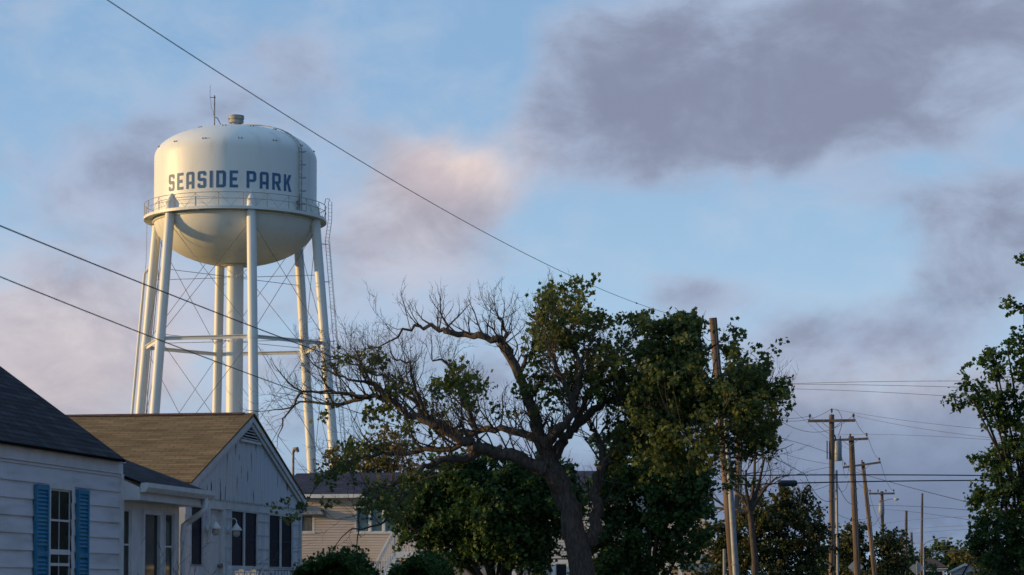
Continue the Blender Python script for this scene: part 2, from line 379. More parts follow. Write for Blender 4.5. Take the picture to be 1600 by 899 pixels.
# catwalk
CW = 8.38
cat = MB().lathe([(RTK+.01, Z1+.02), (CW, Z1+.02), (CW, Z1+.16), (RTK+.01, Z1+.16)], 120).build('catwalk', 'steel', tower)
MB().lathe([(CW+.004, Z1-.06), (CW+.05, Z1-.06), (CW+.05, Z1+.2), (CW+.004, Z1+.2), (CW+.004, Z1-.06)], 120).build('edge_beam', 'steel', cat)
for k in range(36):
    a = 2*math.pi*(k+.5)/36
    if k % 3 == 0: MB().beam((RTK*math.sin(a), -RTK*math.cos(a), Z1-.04), (CW*math.sin(a), -CW*math.cos(a), Z1-.04), .08, .1).build('bracket', 'steel', cat)
MB().ring(RTK+.03, .11, Z1-.18, 96).build('girder', 'steel', cat, True)
rail = MB(); rail.ring(CW, .032, Z1+1.42, 96); rail.ring(CW, .024, Z1+.85, 96)
n = 24
for k in range(n):
    a = 2*math.pi*k/n+.08; rail.tube([(CW*math.sin(a), -CW*math.cos(a), Z1+.16), (CW*math.sin(a), -CW*math.cos(a), Z1+1.42)], .03, 6)
    b = a+math.pi/n; c = a+2*math.pi/n
    rail.tube([(CW*math.sin(a), -CW*math.cos(a), Z1+1.4), (CW*math.sin(b)*.997, -CW*math.cos(b)*.997, Z1+.2)], .014, 4)
    rail.tube([(CW*math.sin(c), -CW*math.cos(c), Z1+1.4), (CW*math.sin(b)*.997, -CW*math.cos(b)*.997, Z1+.2)], .014, 4)
rail.build('railing', 'vent', tower)
# lettering
H = 1.54; S = .275; CH = .16
def loops(ch, w):
    h, s, c = H, S, CH; m = h/2; q = .36*h; r = .26*h
    if ch == 'I': return [[(0, 0), (w, 0), (w, h), (0, h)]]
    if ch == 'E': return [[(0, 0), (w, 0), (w, s), (s, s), (s, m-s/2), (w*.88, m-s/2), (w*.88, m+s/2), (s, m+s/2), (s, h-s), (w, h-s), (w, h), (0, h)]]
    if ch == 'D': return [[(0, 0), (w-c, 0), (w, c), (w, h-c), (w-c, h), (0, h)], [(s, s), (w-s, s), (w-s, h-s), (s, h-s)]]
    if ch == 'P': return [[(0, 0), (s, 0), (s, q), (w-c, q), (w, q+c), (w, h-c), (w-c, h), (0, h)], [(s, q+s*.85), (w-s, q+s*.85), (w-s, h-s), (s, h-s)]]
    if ch == 'R': return [[(0, 0), (s, 0), (s, q), (w*.38, q), (w-s, 0), (w+.03, 0), (w*.80, q), (w-.02, q+c), (w, h-c), (w-c, h), (0, h)], [(s, q+s*.85), (w-s, q+s*.85), (w-s, h-s), (s, h-s)]]
    if ch == 'A': return [[(0, 0), (s, 0), (s, r), (w-s, r), (w-s, 0), (w, 0), (w, h-c), (w-c, h), (c, h), (0, h-c)], [(s, r+s*.9), (w-s, r+s*.9), (w-s, h-s), (s, h-s)]]
    if ch == 'K': return [[(0, 0), (s, 0), (s, .34*h), (.44*w, .44*h), (w-s*1.15, 0), (w+.03, 0), (.66*w, .56*h), (w, h), (w-s*1.1, h), (s, .62*h), (s, h), (0, h)]]
    if ch == 'S': return [[(0, c), (c, 0), (w-c, 0), (w, c), (w, m+s/2-c), (w-c, m+s/2), (s, m+s/2), (s, h-s), (w-s, h-s), (w-s, h-s-.16), (w, h-s-.16), (w, h-c), (w-c, h), (c, h), (0, h-c),
                           (0, m-s/2+c), (c, m-s/2), (w-s, m-s/2), (w-s, s), (s, s), (s, s+.16), (0, s+.16)]]
def inside(x, y, lps):
    c = False
    for L in lps:
        for i in range(len(L)):
            (x0, y0), (x1, y1) = L[i], L[(i+1) % len(L)]
            if (y0 > y) != (y1 > y) and x < (x1-x0)*(y-y0)/(y1-y0)+x0: c = not c
    return c
WD = dict(S=.84, E=.76, A=.87, I=.275, D=.88, P=.88, R=.9, K=.87)
u = -R_(53.6)*RTK; word = 'SEASIDE PARK'; tot = sum(WD.get(c, 0) for c in word); gap = (R_(98.0)*RTK-tot-.42)/11
for ch in word:
    if ch == ' ': u += .42; continue
    w = WD[ch]; lps = loops(ch, w); st = .033; lm = MB(); nx = int((w+.04)/st)+1; ny = int(H/st)+1; Rr = RTK+.02
    for j in range(ny):
        y0 = j*H/ny; y1 = (j+1)*H/ny; run = None
        for i in range(nx+1):
            ins = i < nx and inside((i+.5)*st, (y0+y1)/2, lps)
            if ins:
                a0 = (u+i*st)/Rr; a1 = (u+(i+1)*st)/Rr
                lm.poly([(Rr*math.sin(a0), -Rr*math.cos(a0), 37.25+y0), (Rr*math.sin(a1), -Rr*math.cos(a1), 37.25+y0),
                         (Rr*math.sin(a1), -Rr*math.cos(a1), 37.25+y1), (Rr*math.sin(a0), -Rr*math.cos(a0), 37.25+y1)])
    lm.build('letter', 'bluelet', tower)
    u += w+gap
# lugs in pairs on the dome
def dome(a, z):
    r = RTK*math.sqrt(max(0, 1-((z-ZD)/(ZT-ZD))**2)) if z > ZD else RTK
    return Vector((r*math.sin(a), -r*math.cos(a), z))
for ring_z, n, o in ((ZD+.75, 14, .05), (ZD+2.35, 12, .3)):
    for k in range(n):
        a = o+2*math.pi*k/n; lb = MB()
        for da in (-.018, .018):
            p = dome(a+da*(RTK/max(3, dome(a, ring_z).xy.length)), ring_z); d = Vector((p.x, p.y, 2)).normalized()
            lb.tube([p-d*.03, p+d*.09], .065, 6)
        lb.build('lug', 'rust', tower)
# roof vent
vt = MB().lathe([(.42, ZT-.1), (.46, ZT+.36), (.70, ZT+.46), (.70, ZT+.70), (.62, ZT+.72), (.62, ZT+.78), (.74, ZT+.80), (.74, ZT+1.12), (.35, ZT+1.2), (.02, ZT+1.21)], 28).build('roof_vent', 'vent', tower, True, 30)
# roof ladder with cage down the right front of the tank
la = R_(49.6)
def dpt(phi, off):                                    # phi 0 = top, along the dome meridian at angle la
    r = (RTK+off)*math.sin(phi); z = ZD+(ZT-ZD+off)*math.cos(phi); return Vector((r*math.sin(la), -r*math.cos(la), z))
path = [dpt(p*math.pi/2/14, .16) for p in range(1, 15)]+[Vector(((RTK+.16)*math.sin(la), -(RTK+.16)*math.cos(la), z)) for z in (ZD-1.2, ZD-2.4, ZD-3.6, ZD-4.8, Z1+.3)]
side = Vector((math.cos(la), math.sin(la), 0))
ld = MB()
for s in (-.2, .2): ld.tube([p+side*s for p in path], .04, 5)
for i in range(len(path)-1):
    p, q = path[i], path[i+1]; k = max(1, int((q-p).length/.32))
    for j in range(k): m = p.lerp(q, j/k); ld.tube([m-side*.2, m+side*.2], .014, 4)
ldo = ld.build('ladder', 'vent', tower)
cg = MB()
for i in range(13, len(path)):
    p = path[i]; o_ = Vector((math.sin(la), -math.cos(la), 0)) if p.z <= ZD else Vector((p.x, p.y, 3.5*(p.z-ZD))).normalized()
    hoop = [p+side*.2]+[p+side*(.33*math.cos(t))+o_*(.62*math.sin(t)) for t in [math.pi*j/8 for j in range(1, 8)]]+[p-side*.2]
    cg.tube(hoop, .028, 4)
cg.build('ladder_cage', 'rust', ldo)
bx = MB()
for z in (Z1+.5, Z1+1.1): p = Vector(((RTK+.14)*math.sin(la-.03), -(RTK+.14)*math.cos(la-.03), z)); bx.beam(p-side*.12, p+side*.1, .25, .3)
bx.tube([Vector(((RTK+.1)*math.sin(la), -(RTK+.1)*math.cos(la), Z1+.2)), Vector(((RTK+.1)*math.sin(la), -(RTK+.1)*math.cos(la), Z1+1.9))], .05, 6)
bx.build('junction_box', 'rust', tower)
# ground ladder beside the right leg
a = ang[1]; rr = Vector((math.cos(.1), math.sin(.1), 0))
l2 = MB(); off = .95
top = Vector((CW+.12, -2.2, 0))
pts = [Vector((lp(a, z).x+off, lp(a, z).y+.3, z)) for z in (2.5, 10, 18, 26, Z1-2)]+[Vector((CW+.28, lp(a, Z1).y+.35, Z1)), Vector((CW+.28, lp(a, Z1).y+.35, Z1+1.7))]
for s in (-.21, .21): l2.tube([p+Vector((0, s*.6, 0))+rr*s*.8 for p in pts], .03, 5)
for i in range(len(pts)-1):
    k = int((pts[i+1]-pts[i]).length/.32)
    for j in range(k): m = pts[i].lerp(pts[i+1], j/k); l2.tube([m-rr*.17-Vector((0, .12, 0)), m+rr*.17+Vector((0, .12, 0))], .013, 4)
pk = pts[-1]
l2.tube([pk, pk+Vector((-.1, 0, .25)), pk+Vector((-.4, 0, .25)), pk+Vector((-.5, 0, -.3))], .035, 5)
l2o = l2.build('ladder', 'galv', tower)
for z in (6, 12, 18, 24, 29.5, 33): MB().tube([lp(a, z), Vector((lp(a, z).x+off, lp(a, z).y+.3, z))], .05, 6).build('bracket', 'steel', l2o)
MB().tube([p+Vector((.25, .1, 0)) for p in pts[:5]], .02, 5).build('safety_cable', 'rod', l2o)
# overflow pipe down the rear left leg
a = ang[4]
op = MB(); o0 = Vector((-.75, .1, 0))
op.tube([lp(a, 31.2), lp(a, 31.1)+o0*.6, lp(a, 30.7)+o0]+[lp(a, z)+o0 for z in (30, 20, 10, 0)], .13, 10)
op.build('overflow_pipe', 'steel', tower, True)
cb = MB(); cb.tube([(-CW+.3, -1, Z1), (-CW+.25, -1, 31.5), (-CW-.3, -1, 24), lp(a, 0)+o0], .02, 4); cb.build('cable', 'rod', tower)
a = ang[3]
MB().tube([lp(ang[4], Z1-1)+Vector((.55, 0, 0)), lp(ang[4], 4)+Vector((.55, 0, 0))], .035, 5).build('conduit', 'rust', tower)
# antenna
ax = -2.0; az_ = dome(R_(250), ZD+2.9).z
an = MB().tube([(ax, 0, ZT-.25), (ax, 0, ZT+3.0)], .055, 8).build('antenna', 'rust', tower)
w_ = MB(); w_.tube([(ax+.1, 0, ZT+2.8), (ax-.42, 0, ZT+2.8)], .035, 6); w_.tube([(ax-.42, 0, ZT+2.65), (ax-.42, 0, ZT+3.95)], .022, 6)
w_.build('whip', 'rust', an)
MB().tube([(ax-.38, 0, ZT+2.65), (ax-.3, 0, ZT+1.8), (ax-.1, 0, ZT+1.5), (ax-.05, 0, ZT+1.0)], .015, 4).build('lead', 'wire', an)
w_ = MB(); w_.tube([(ax, 0, ZT+.95), (ax+.25, 0, ZT+.9), (ax+.78, -.1, ZT-.1)], .05, 6); w_.beam((ax-.25, 0, ZT-.2), (ax+.35, 0, ZT-.2), .3, .06)
w_.build('brace', 'rust', an)

# ------------------------------------------------------------------ house helpers
def cut(iv, holes):
    res = [iv]
    for h0, h1 in holes:
        nr = []
        for a, b in res:
            if h1 <= a or h0 >= b: nr.append((a, b)); continue
            if a < h0: nr.append((a, h0))
            if b > h1: nr.append((h1, b))
        res = nr
    return [(a, b) for a, b in res if b-a > .01]
class Wall:
    """wall plane: origin o, unit u along, unit n outward, z up"""
    def __init__(s, o, u, n): s.o = Vector(o); s.u = Vector(u); s.n = Vector(n)
    def p(s, a, z, d=0): return s.o+s.u*a+s.n*d+Vector((0, 0, z))
    def box(s, mb, a0, a1, z0, z1, d0, d1):
        mb.hexa([s.p(a0, z0, d1), s.p(a1, z0, d1), s.p(a1, z0, d0), s.p(a0, z0, d0), s.p(a0, z1, d1), s.p(a1, z1, d1), s.p(a1, z1, d0), s.p(a0, z1, d0)])
    def siding(s, mb, a0, a1, z0, z1, course, holes, lap=.016, top=None, seam=0):
        """lapped boards; holes (a0,a1,z0,z1); top(z)->(a0,a1) limits for gables"""
        zs = set([z0, z1]); z = z0
        while z < z1-1e-4: zs.add(round(z, 4)); z += course
        for h in holes:
            for v in h[2:]:
                if z0 < v < z1: zs.add(round(v, 4))
        zs = sorted(zs); rnd = random.Random(5)
        for k in range(len(zs)-1):
            b, t = zs[k], zs[k+1]
            if t-b < .004: continue
            hs = [(h[0], h[1]) for h in holes if h[2] <= b+1e-3 and h[3] >= t-1e-3]
            i = math.floor((b-z0)/course+1e-3); fb = 1-((b-z0)/course-i); ft = max(0, fb-(t-b)/course)
            lo, hi = (a0, a1) if top is None else top(b); lo2, hi2 = (a0, a1) if top is None else top(t)
            for x0, x1 in cut((lo, hi), hs):
                y0 = lo2 if x0 == lo else x0; y1 = hi2 if x1 == hi else x1
                segs = [(x0, x1, y0, y1)]
                if seam:
                    segs = []; c = x0; off = rnd.random()*seam if b-z0-i*course < 1e-3 else 0
                    edges = [x0]+[e for e in [x0-((x0) % seam)+((i*.37) % 1)*seam+q*seam for q in range(1, int((x1-x0)/seam)+2)] if x0+.05 < e < x1-.05]+[x1]
                    for e0, e1 in zip(edges, edges[1:]): segs.append((e0+(.003 if e0 != x0 else 0), e1, y0 if e0 == x0 else e0+.003, y1 if e1 == x1 else e1))
                for (q0, q1, r0, r1) in segs:
                    db, dt = .004+lap*fb, .004+lap*ft
                    mb.hexa([s.p(q0, b, db), s.p(q1, b, db), s.p(q1, b, -.1), s.p(q0, b, -.1), s.p(r0, t, dt), s.p(r1, t, dt), s.p(r1, t, -.1), s.p(r0, t, -.1)])
    def window(s, parent, a0, a1, z0, z1, name='window', trim=.09, cols=1, rows=2, glass='glass', curtain=True, sill=True, mullions=0, frame='white', inset=.04):
        f = MB(); d0, d1 = -.05, .025
        s.box(f, a0-trim, a0, z0-trim*.6, z1+trim, d0, d1); s.box(f, a1, a1+trim, z0-trim*.6, z1+trim, d0, d1)
        s.box(f, a0, a1, z1, z1+trim, d0, d1); s.box(f, a0, a1, z0-trim*.6, z0, d0, d1)
        for k in range(1, mullions+1):
            m = a0+(a1-a0)*k/(mullions+1); s.box(f, m-.045, m+.045, z0, z1, d0, d1-.006)
        if sill: s.box(f, a0-trim-.03, a1+trim+.03, z0-trim*.6-.04, z0-trim*.6-.002, d0, d1+.04)
        w = f.build(name, frame, parent)
        sm = MB(); st = .026; n = mullions+1
        for k in range(n):
            b0 = a0+(a1-a0)*k/n+(.045 if k else 0); b1 = a0+(a1-a0)*(k+1)/n-(.045 if k < n-1 else 0)
            s.box(sm, b0, b0+st, z0, z1, -.03, -.004); s.box(sm, b1-st, b1, z0, z1, -.03, -.004)
            s.box(sm, b0+st, b1-st, z0, z0+st, -.03, -.004); s.box(sm, b0+st, b1-st, z1-st, z1, -.03, -.004)
            for r in range(1, rows): z = z0+(z1-z0)*r/rows; s.box(sm, b0+st, b1-st, z-.014, z+.014, -.03, -.006)
            for c in range(1, cols): c_ = b0+(b1-b0)*c/cols; s.box(sm, c_-.007, c_+.007, z0+st, z1-st, -.03, -.009)
        sm.build('sash', frame, w)
        gp = MB(); gp.poly([s.p(a0, z0, -.016), s.p(a1, z0, -.016), s.p(a1, z1, -.016), s.p(a0, z1, -.016)]); gp.build('pane', glass, w)
        return w
def roof_slab(name, m, parent, e0, e1, r0, r1, th=.12):
    """e0,e1 eave ends; r0,r1 ridge ends"""
    e0, e1, r0, r1 = map(Vector, (e0, e1, r0, r1)); nrm = (e1-e0).cross(r0-e0).normalized()
    if nrm.z < 0: nrm = -nrm
    mb = MB(); Lu = (e1-e0).length; Lv = (r0-e0).length; ud = (e1-e0).normalized()
    def uv(p): d = Vector(p)-e0; v = d-ud*d.dot(ud); return (d.dot(ud), v.length)
    dn = -nrm*th
    i = [e0, e1, r1, r0]
    mb.poly(i, [uv(p) for p in i]); mb.poly([p+dn for p in reversed(i)], [(0, 0)]*4)
    for k in range(4): a, b = i[k], i[(k+1) % 4]; mb.poly([a, a+dn, b+dn, b], [(0, 0)]*4)
    return mb.build(name, m, parent)

# ------------------------------------------------------------------ house with blue shutters (left edge)
XA = -12.0; EV = .16
yA1 = at_x(187, 760, XA).y; yA0 = yA1-9.5; zE = at_x(0, 716, XA).z
hA = thing('house', 'white clapboard house with blue shutters and dark roof at left edge', 'house', (XA, yA0, 0))
bpy.context.view_layer.update()
def rel(mb, loc):
    mb.v = [(v[0]-loc[0], v[1]-loc[1], v[2]-loc[2]) for v in mb.v]; return mb
class HB:
    """parents built world-space meshes to an Empty by giving child the inverse offset"""
    pass
def adopt(root):
    for c in root.children:
        c.location = Vector(c.location)-Vector(root.location)
wA = Wall((XA, yA0, 0), (0, 1, 0), (1, 0, 0))
LA = yA1-yA0
def ay(x): return at_x(x, 800, XA).y-yA0
def azz(x, y): return at_x(x, y, XA).z
w0, w1 = ay(77), ay(110); wz1 = azz(95, 765); wz0 = wz1-1.75
sid = MB(); wA.siding(sid, 0, LA, .45, zE, .232, [(w0, w1, wz0, wz1), (1.0, 2.0, wz0, wz1)], lap=.022, seam=2.44)
wall = sid.build('wall', 'clap', hA)
fb = MB(); wA.box(fb, 0, LA, 0, .447, -.15, -.02); fb.build('foundation', 'found', hA)
# side and back walls
XB = XA-8.2; sb = MB()
zR = zE+.38
for yy, sgn in ((yA0, -1), (yA1, 1)):
    y_in, y_out = (yy-.02, yy+.09) if sgn < 0 else (yy-.11, yy-.101+.1)
    sb.prism([(XA-.11, y_in, .45), (XB, y_in, .45), (XB, y_in, zE), ((XA+XB)/2, y_in, zE+2.9), (XA-.11, y_in, zE)], (0, y_out-y_in, 0))
sb.box(XB-.01, XB+.09, yA0+.1, yA1-.12, .45, zE); sb.build('wall', 'clap', hA)
pe = at_x(197, 719, XA+EV); zr = pe.z
fr = MB(); wA.box(fr, -.0, LA+.02, zE+.003, zE+.17, -.1, .045); wA.box(fr, -.0, LA+.06, zE+.172, zr-.02, -.1, .07); fr.build('frieze', 'white', hA)

slope = .72; zr = pe.z; mx = (XA+XB)/2; ridge_z = zr+(XA+EV-mx)*slope
roof_slab('roof', 'roofdark', hA, (XA+EV, yA0-.25, zr), (XA+EV, pe.y, zr), (mx, yA0-.25, ridge_z), (mx, pe.y, ridge_z), .045)
roof_slab('roof', 'roofdark', hA, (XB-.35, pe.y, zr), (XB-.35, yA0-.25, zr), (mx-.01, pe.y, ridge_z), (mx-.01, yA0-.25, ridge_z), .1)
MB().box(XA-.05, XA+.055, yA1-.06, yA1+.055, .45, zE).build('corner_board', 'white', hA)
wn = wA.window(hA, w0, w1, wz0, wz1, cols=2, rows=4, trim=.085)
ml = MB(); zm = (wz0+wz1)/2; wA.box(ml, w0+.01, w1-.01, zm-.04, zm+.03, -.028, .006); wA.box(ml, w0+.01, w1-.01, zm-.20, zm-.16, -.028, .004); ml.build('meeting_rail', 'white', wn)
wA.window(hA, 1.0, 2.0, wz0, wz1, cols=2, rows=4)
for s0, s1 in ((ay(50), ay(70)), (ay(116), ay(133))):
    sh = MB(); s_ = wA; t = .05; b0, b1 = wz0-.12, wz1+.03
    s_.box(sh, s0, s0+t, b0, b1, .03, .07); s_.box(sh, s1-t, s1, b0, b1, .03, .07)
    zmid = (b0+b1)/2
    for z in (b0, zmid-.03, b1-.07): s_.box(sh, s0+t, s1-t, z, z+.07, .03, .068)
    z = b0+.08
    while z < b1-.1:
        if abs(z-zmid) > .07: sh.hexa([s_.p(s0+t, z, .062), s_.p(s1-t, z, .062), s_.p(s1-t, z, .05), s_.p(s0+t, z, .05), s_.p(s0+t, z+.045, .04), s_.p(s1-t, z+.045, .04), s_.p(s1-t, z+.045, .031), s_.p(s0+t, z+.045, .031)])
        z += .055
    s_.box(sh, s0+t, s1-t, b0+.01, b1-.01, .028, .031)
    sh.build('shutter', 'shutter', hA)
tp = at_x(229, 730, XA)
# ---- glazed porch of the same house
XP = XA-.02; yP0 = yA1+.06; yP1 = at_x(279, 800, XP).y
wP = Wall((XP, yP0, 0), (0, 1, 0), (1, 0, 0)); LP = yP1-yP0
def py(x): return at_x(x, 820, XP).y-yP0
gz = at_x(215, 756, XA+.3).z
zP = gz-.22
tops = at_x(195, 794, XP).z
pw = MB(); ops = [(py(190), py(204)), (py(220), py(248)), (py(256), py(271))]
ztop = [tops, at_x(233, 799, XP).z, at_x(263, 801, XP).z]
holes = [(ops[0][0], ops[0][1], .6, ztop[0]), (ops[1][0], ops[1][1], .45, ztop[0]), (ops[2][0], ops[2][1], .6, ztop[0])]
wP.siding(pw, .0, LP, .45, zP, 5.0, holes, lap=0.0)
pw.build('porch_wall', 'white', hA)
MB().box(XP-2.5, XP-.005, yP1-.1, yP1, .3, zP).build('porch_wall', 'white', hA)
MB().box(XP-2.6, XP-.02, yP0, yP1, 0, .447).build('porch_floor', 'concrete', hA)
MB().box(XP-2.6, XP-2.5, yP0, yP1-.1, .45, zP).build('porch_wall', 'barkdk', hA)
for k in (0, 2):
    wP.window(hA, ops[k][0]+.02, ops[k][1]-.02, .62, ztop[0]-.02, 'sidelight', trim=.03, rows=4, sill=False)
dr = MB(); a0, a1 = ops[1]
wP.box(dr, a0, a0+.07, .46, ztop[0], -.05, .05); wP.box(dr, a1-.07, a1, .46, ztop[0], -.05, .05); wP.box(dr, a0+.07, a1-.07, ztop[0]-.07, ztop[0], -.05, .05); wP.box(dr, a0+.07, a1-.07, .46, .62, -.05, .05)
do = dr.build('storm_door', 'white', hA)
g_ = MB(); g_.poly([wP.p(a0+.07, .6, 0), wP.p(a1-.07, .6, 0), wP.p(a1-.07, ztop[0]-.07, 0), wP.p(a0+.07, ztop[0]-.07, 0)]); g_.build('pane', 'glass', do)
yG1 = at_x(322, 771, XA+.3).y
rise = .46
roof_slab('porch_roof', 'roofdark', hA, (XA+.32, yP0-.02, gz+.03), (XA+.32, yG1, gz+.03), (XA-1.35, yP0-.02, gz+.03+rise*1.35), (XA-1.35, yG1, gz+.03+rise*1.35), .04)
roof_slab('porch_roof', 'roofdark', hA, (XA-3.0, yG1, gz+.03), (XA-3.0, yP0-.02, gz+.03), (XA-1.36, yG1, gz+.03+rise*1.35), (XA-1.36, yP0-.02, gz+.03+rise*1.35), .04)
fx = MB()
fx.prism([(XA+.30, yP0-.02, gz-.24), (XA+.30, yP0-.02, gz-.05), (XA-.1, yP0-.02, gz+.13), (XA-.1, yP0-.02, gz-.24)], (0, .03, 0))
fx.prism([(XA+.30, yG1-.04, gz-.24), (XA+.30, yG1-.04, gz-.05), (XA-1.3, yG1-.04, gz+.5), (XA-1.3, yG1-.04, gz-.24)], (0, .03, 0))
fx.box(XA-.1, XA+.27, yP0+.012, yG1-.042, gz-.24, gz-.2); fx.box(XA+.272, XA+.30, yP0+.012, yG1-.042, gz-.24, gz-.05); fx.build('fascia', 'white', hA)
MB().prism([(XA+.305, yP0, gz-.12), (XA+.38, yP0, gz-.12), (XA+.43, yP0, gz-.05), (XA+.43, yP0, gz+.02), (XA+.305, yP0, gz+.02)], (0, yG1-yP0+.1, 0)).build('gutter', 'white', hA)
dp = MB(); c = yG1-.25
dp.tube([(XA+.36, c, gz-.1), (XA+.36, c, gz-.28), (XA+.33, c-.12, gz-.36), (XA+.07, yP1+.28, gz-.48), (XA+.05, yP1+.06, gz-.56), (XA+.05, yP1+.03, gz-.7), (XA+.05, yP1+.03, .2)], .05, 8)
dp.build('downspout', 'white', hA, True)
adopt(hA)

# ------------------------------------------------------------------ house with the brown roof and peeling gable
XC = -12.5
def cy_(x): return at_x(x, 800, XC).y
yC0, yC1 = cy_(280), cy_(467.5); yM = cy_(385.5)
yC0 = 2*yM-yC1
hC = thing('house', 'white bungalow with brown shingle roof and peeling board gable', 'house', (XC, yM, 0))
wC = Wall((XC, yC0, 0), (0, 1, 0), (1, 0, 0)); LC = yC1-yC0
zS = at_x(380, 784, XC).z
def q(x): return cy_(x)-yC0
zw1 = at_x(380, 799, XC).z; zw0 = at_x(380, 886.5, XC).z
wins = [(q(297), q(316)), (q(360), q(401)), (q(419), q(456))]
dd = (q(325), q(345)); zd = zw1-.02
holes = [(a, b, zw0 if i else zw0, zw1) for i, (a, b) in enumerate(wins)]+[(dd[0], dd[1], .45, zd)]
mb = MB(); wC.siding(mb, 0, LC, .45, zw1, .262, holes, lap=.014, seam=.61)
mb.build('wall', 'asb', hC)
mb = MB(); wC.box(mb, 0, LC, zw1+.003, zS, -.1, .03); mb.build('frieze', 'white', hC)
MB().box(XC-.12, XC-.01, yC0+.02, yC1-.02, 0, .448).build('foundation', 'found', hC)
for i, (a, b) in enumerate(wins):
    w = wC.window(hC, a+.02, b-.02, zw0+.02, zw1-.02, trim=.02, rows=2, glass='glassblue', mullions=0 if i == 0 else 1, sill=False, frame='asb' if i == 0 else 'white')
# recolour the thin sashes dark so screens read as in the photograph
dk = mat('dark_sash', (.012, .02, .045), .6)
for o in hC.children:
    for c in o.children:
        if c.name.startswith('sash'): c.data.materials[0] = dk
dr = MB(); a, b = dd
wC.box(dr, a, b, .46, zd, -.08, -.03)
for z0_, z1_ in ((.7, 1.35), (1.5, zd-.2)):
    wC.box(dr, a+.14, b-.14, z0_, z1_, -.029, -.018)
do = dr.build('door', 'white', hC)
fr = MB(); wC.box(fr, a-.1, a-.002, .46, zd+.1, -.06, .05); wC.box(fr, b+.002, b+.12, .46, zd+.1, -.06, .05); wC.box(fr, a-.002, b+.002, zd+.002, zd+.1, -.06, .05); fr.build('door_frame', 'white', hC)
for z in (1.72, 1.95): kn = MB(); kn.tube([wC.p(b-.08, z, -.03), wC.p(b-.08, z, .03)], .03, 8); kn.tube([wC.p(b-.08, z, .03), wC.p(b-.08, z, .06)], .045, 10); kn.build('door_knob', 'rust', do)
# gable
ze = at_x(472, 776, XC+.12).z; zA = at_x(385.5, 643, XC+.12).z
hw = (yC1-yC0)/2+.08; sl_ = (zA-ze)/hw
mb = MB(); bw = .095; k = 0; yy = yC0+.01
zin = zS+.002
while yy < yC1-.02:
    y2 = min(yy+bw-.004, yC1-.01)
    def zt(y): return zA-.06-abs(y-yM)*sl_
    if y2 > yy:
        d = .03+.0025*((k*7) % 3)
        b0 = zin-.0
        pts = [(XC, yy, b0), (XC, (yy+y2)/2, b0-.05), (XC, y2, b0)]
        if yy < yM < y2: pts += [(XC, y2, zt(y2)), (XC, yM, zt(yM)), (XC, yy, zt(yy))]
        else: pts += [(XC, y2, max(zt(y2), b0+.01)), (XC, yy, max(zt(yy), b0+.01))]
        mb.prism([(p[0]+.032, p[1], p[2]) for p in pts], (d-.03+.012, 0, 0))
    yy += bw; k += 1
mb.prism([(XC-.1, yC0, zS+.004), (XC-.1, yC1, zS+.004), (XC-.1, yC1, ze-.08), (XC-.1, yM, zA-.08), (XC-.1, yC0, ze-.08)], (.128, 0, 0))
mb.build('gable', 'gable', hC)
# rake boards
for sg in (-1, 1):
    e = Vector((XC+.06, yM+sg*(hw-.0), ze-.085)); t = Vector((XC+.06, yM, zA-.085)); dn = Vector((0, 0, -.16))
    MB().prism([e, t, t+dn, e+dn], (.030, 0, 0)).build('rake_board', 'white', hC)
    e2 = Vector((XC+.10, yM+sg*hw, ze-.062)); t2 = Vector((XC+.10, yM, zA-.062)); dn = Vector((0, 0, -.1))
    MB().prism([e2, t2, t2+dn, e2+dn], (.02, 0, 0)).build('rake_board', 'white', hC)
# louver
zl1 = zA-.27; hwv = .60; zl0 = zl1-hwv*sl_-.02
lvo = MB().prism([(XC+.05, yM-hwv, zl0), (XC+.05, yM+hwv, zl0), (XC+.05, yM, zl1)], (.012, 0, 0)).build('gable_vent', 'louver', hC)
lv = MB()
for k in range(4):
    z = zl0+.02+(zl1-zl0)*k/4.6; h = hwv*(zl1-z)/(zl1-zl0)
    lv.prism([(XC+.064, yM-h, z), (XC+.085, yM-h, z-.006), (XC+.085, yM-h, z+.008), (XC+.064, yM-h, z+.016)], (0, 2*h, 0))
lv.build('slat', 'white', lvo)
MB().box(XC+.063, XC+.09, yM-hwv-.06, yM+hwv+.06, zl0-.05, zl0-.002).build('vent_frame', 'white', lvo)
# roof
XCb = XC-13
fl = Vector
roof_slab('roof', 'roofbrown', hC, (XCb, yM-hw, ze-.02), (XC+.14, yM-hw, ze-.02), (XCb, yM, zA), (XC+.14, yM, zA), .03)
roof_slab('roof', 'roofbrown', hC, (XC+.14, yM+hw-.05, ze-.02), (XCb, yM+hw-.05, ze-.02), (XC+.14, yM+.01, zA), (XCb, yM+.01, zA), .03)
cap = MB()
x = XCb
while x < XC-.05:
    cap.prism([(x, yM-.13, zA-.030), (x, yM, zA+.018), (x, yM+.13, zA-.030), (x, yM, zA+.006)], (.23, 0, 0)); x += .24
cap.build('ridge_cap', 'roofcap', hC)
mb = MB(); mb.box(XCb+.2, XC-.11, yC0, yC0+.1, .2, ze-.1); mb.box(XCb+.2, XC-.11, yC1-.1, yC1, .2, ze-.1)
mb.prism([(XCb+.1, yC0, .2), (XCb+.1, yC1, .2), (XCb+.1, yC1, ze-.1), (XCb+.1, yM, zA-.1), (XCb+.1, yC0, ze-.1)], (.1, 0, 0)); mb.build('wall', 'asb', hC)
MB().box(XC-.06, XC+.05, yC1-.05, yC1+.04, .45, zS-.003).build('corner_board', 'asb', hC)
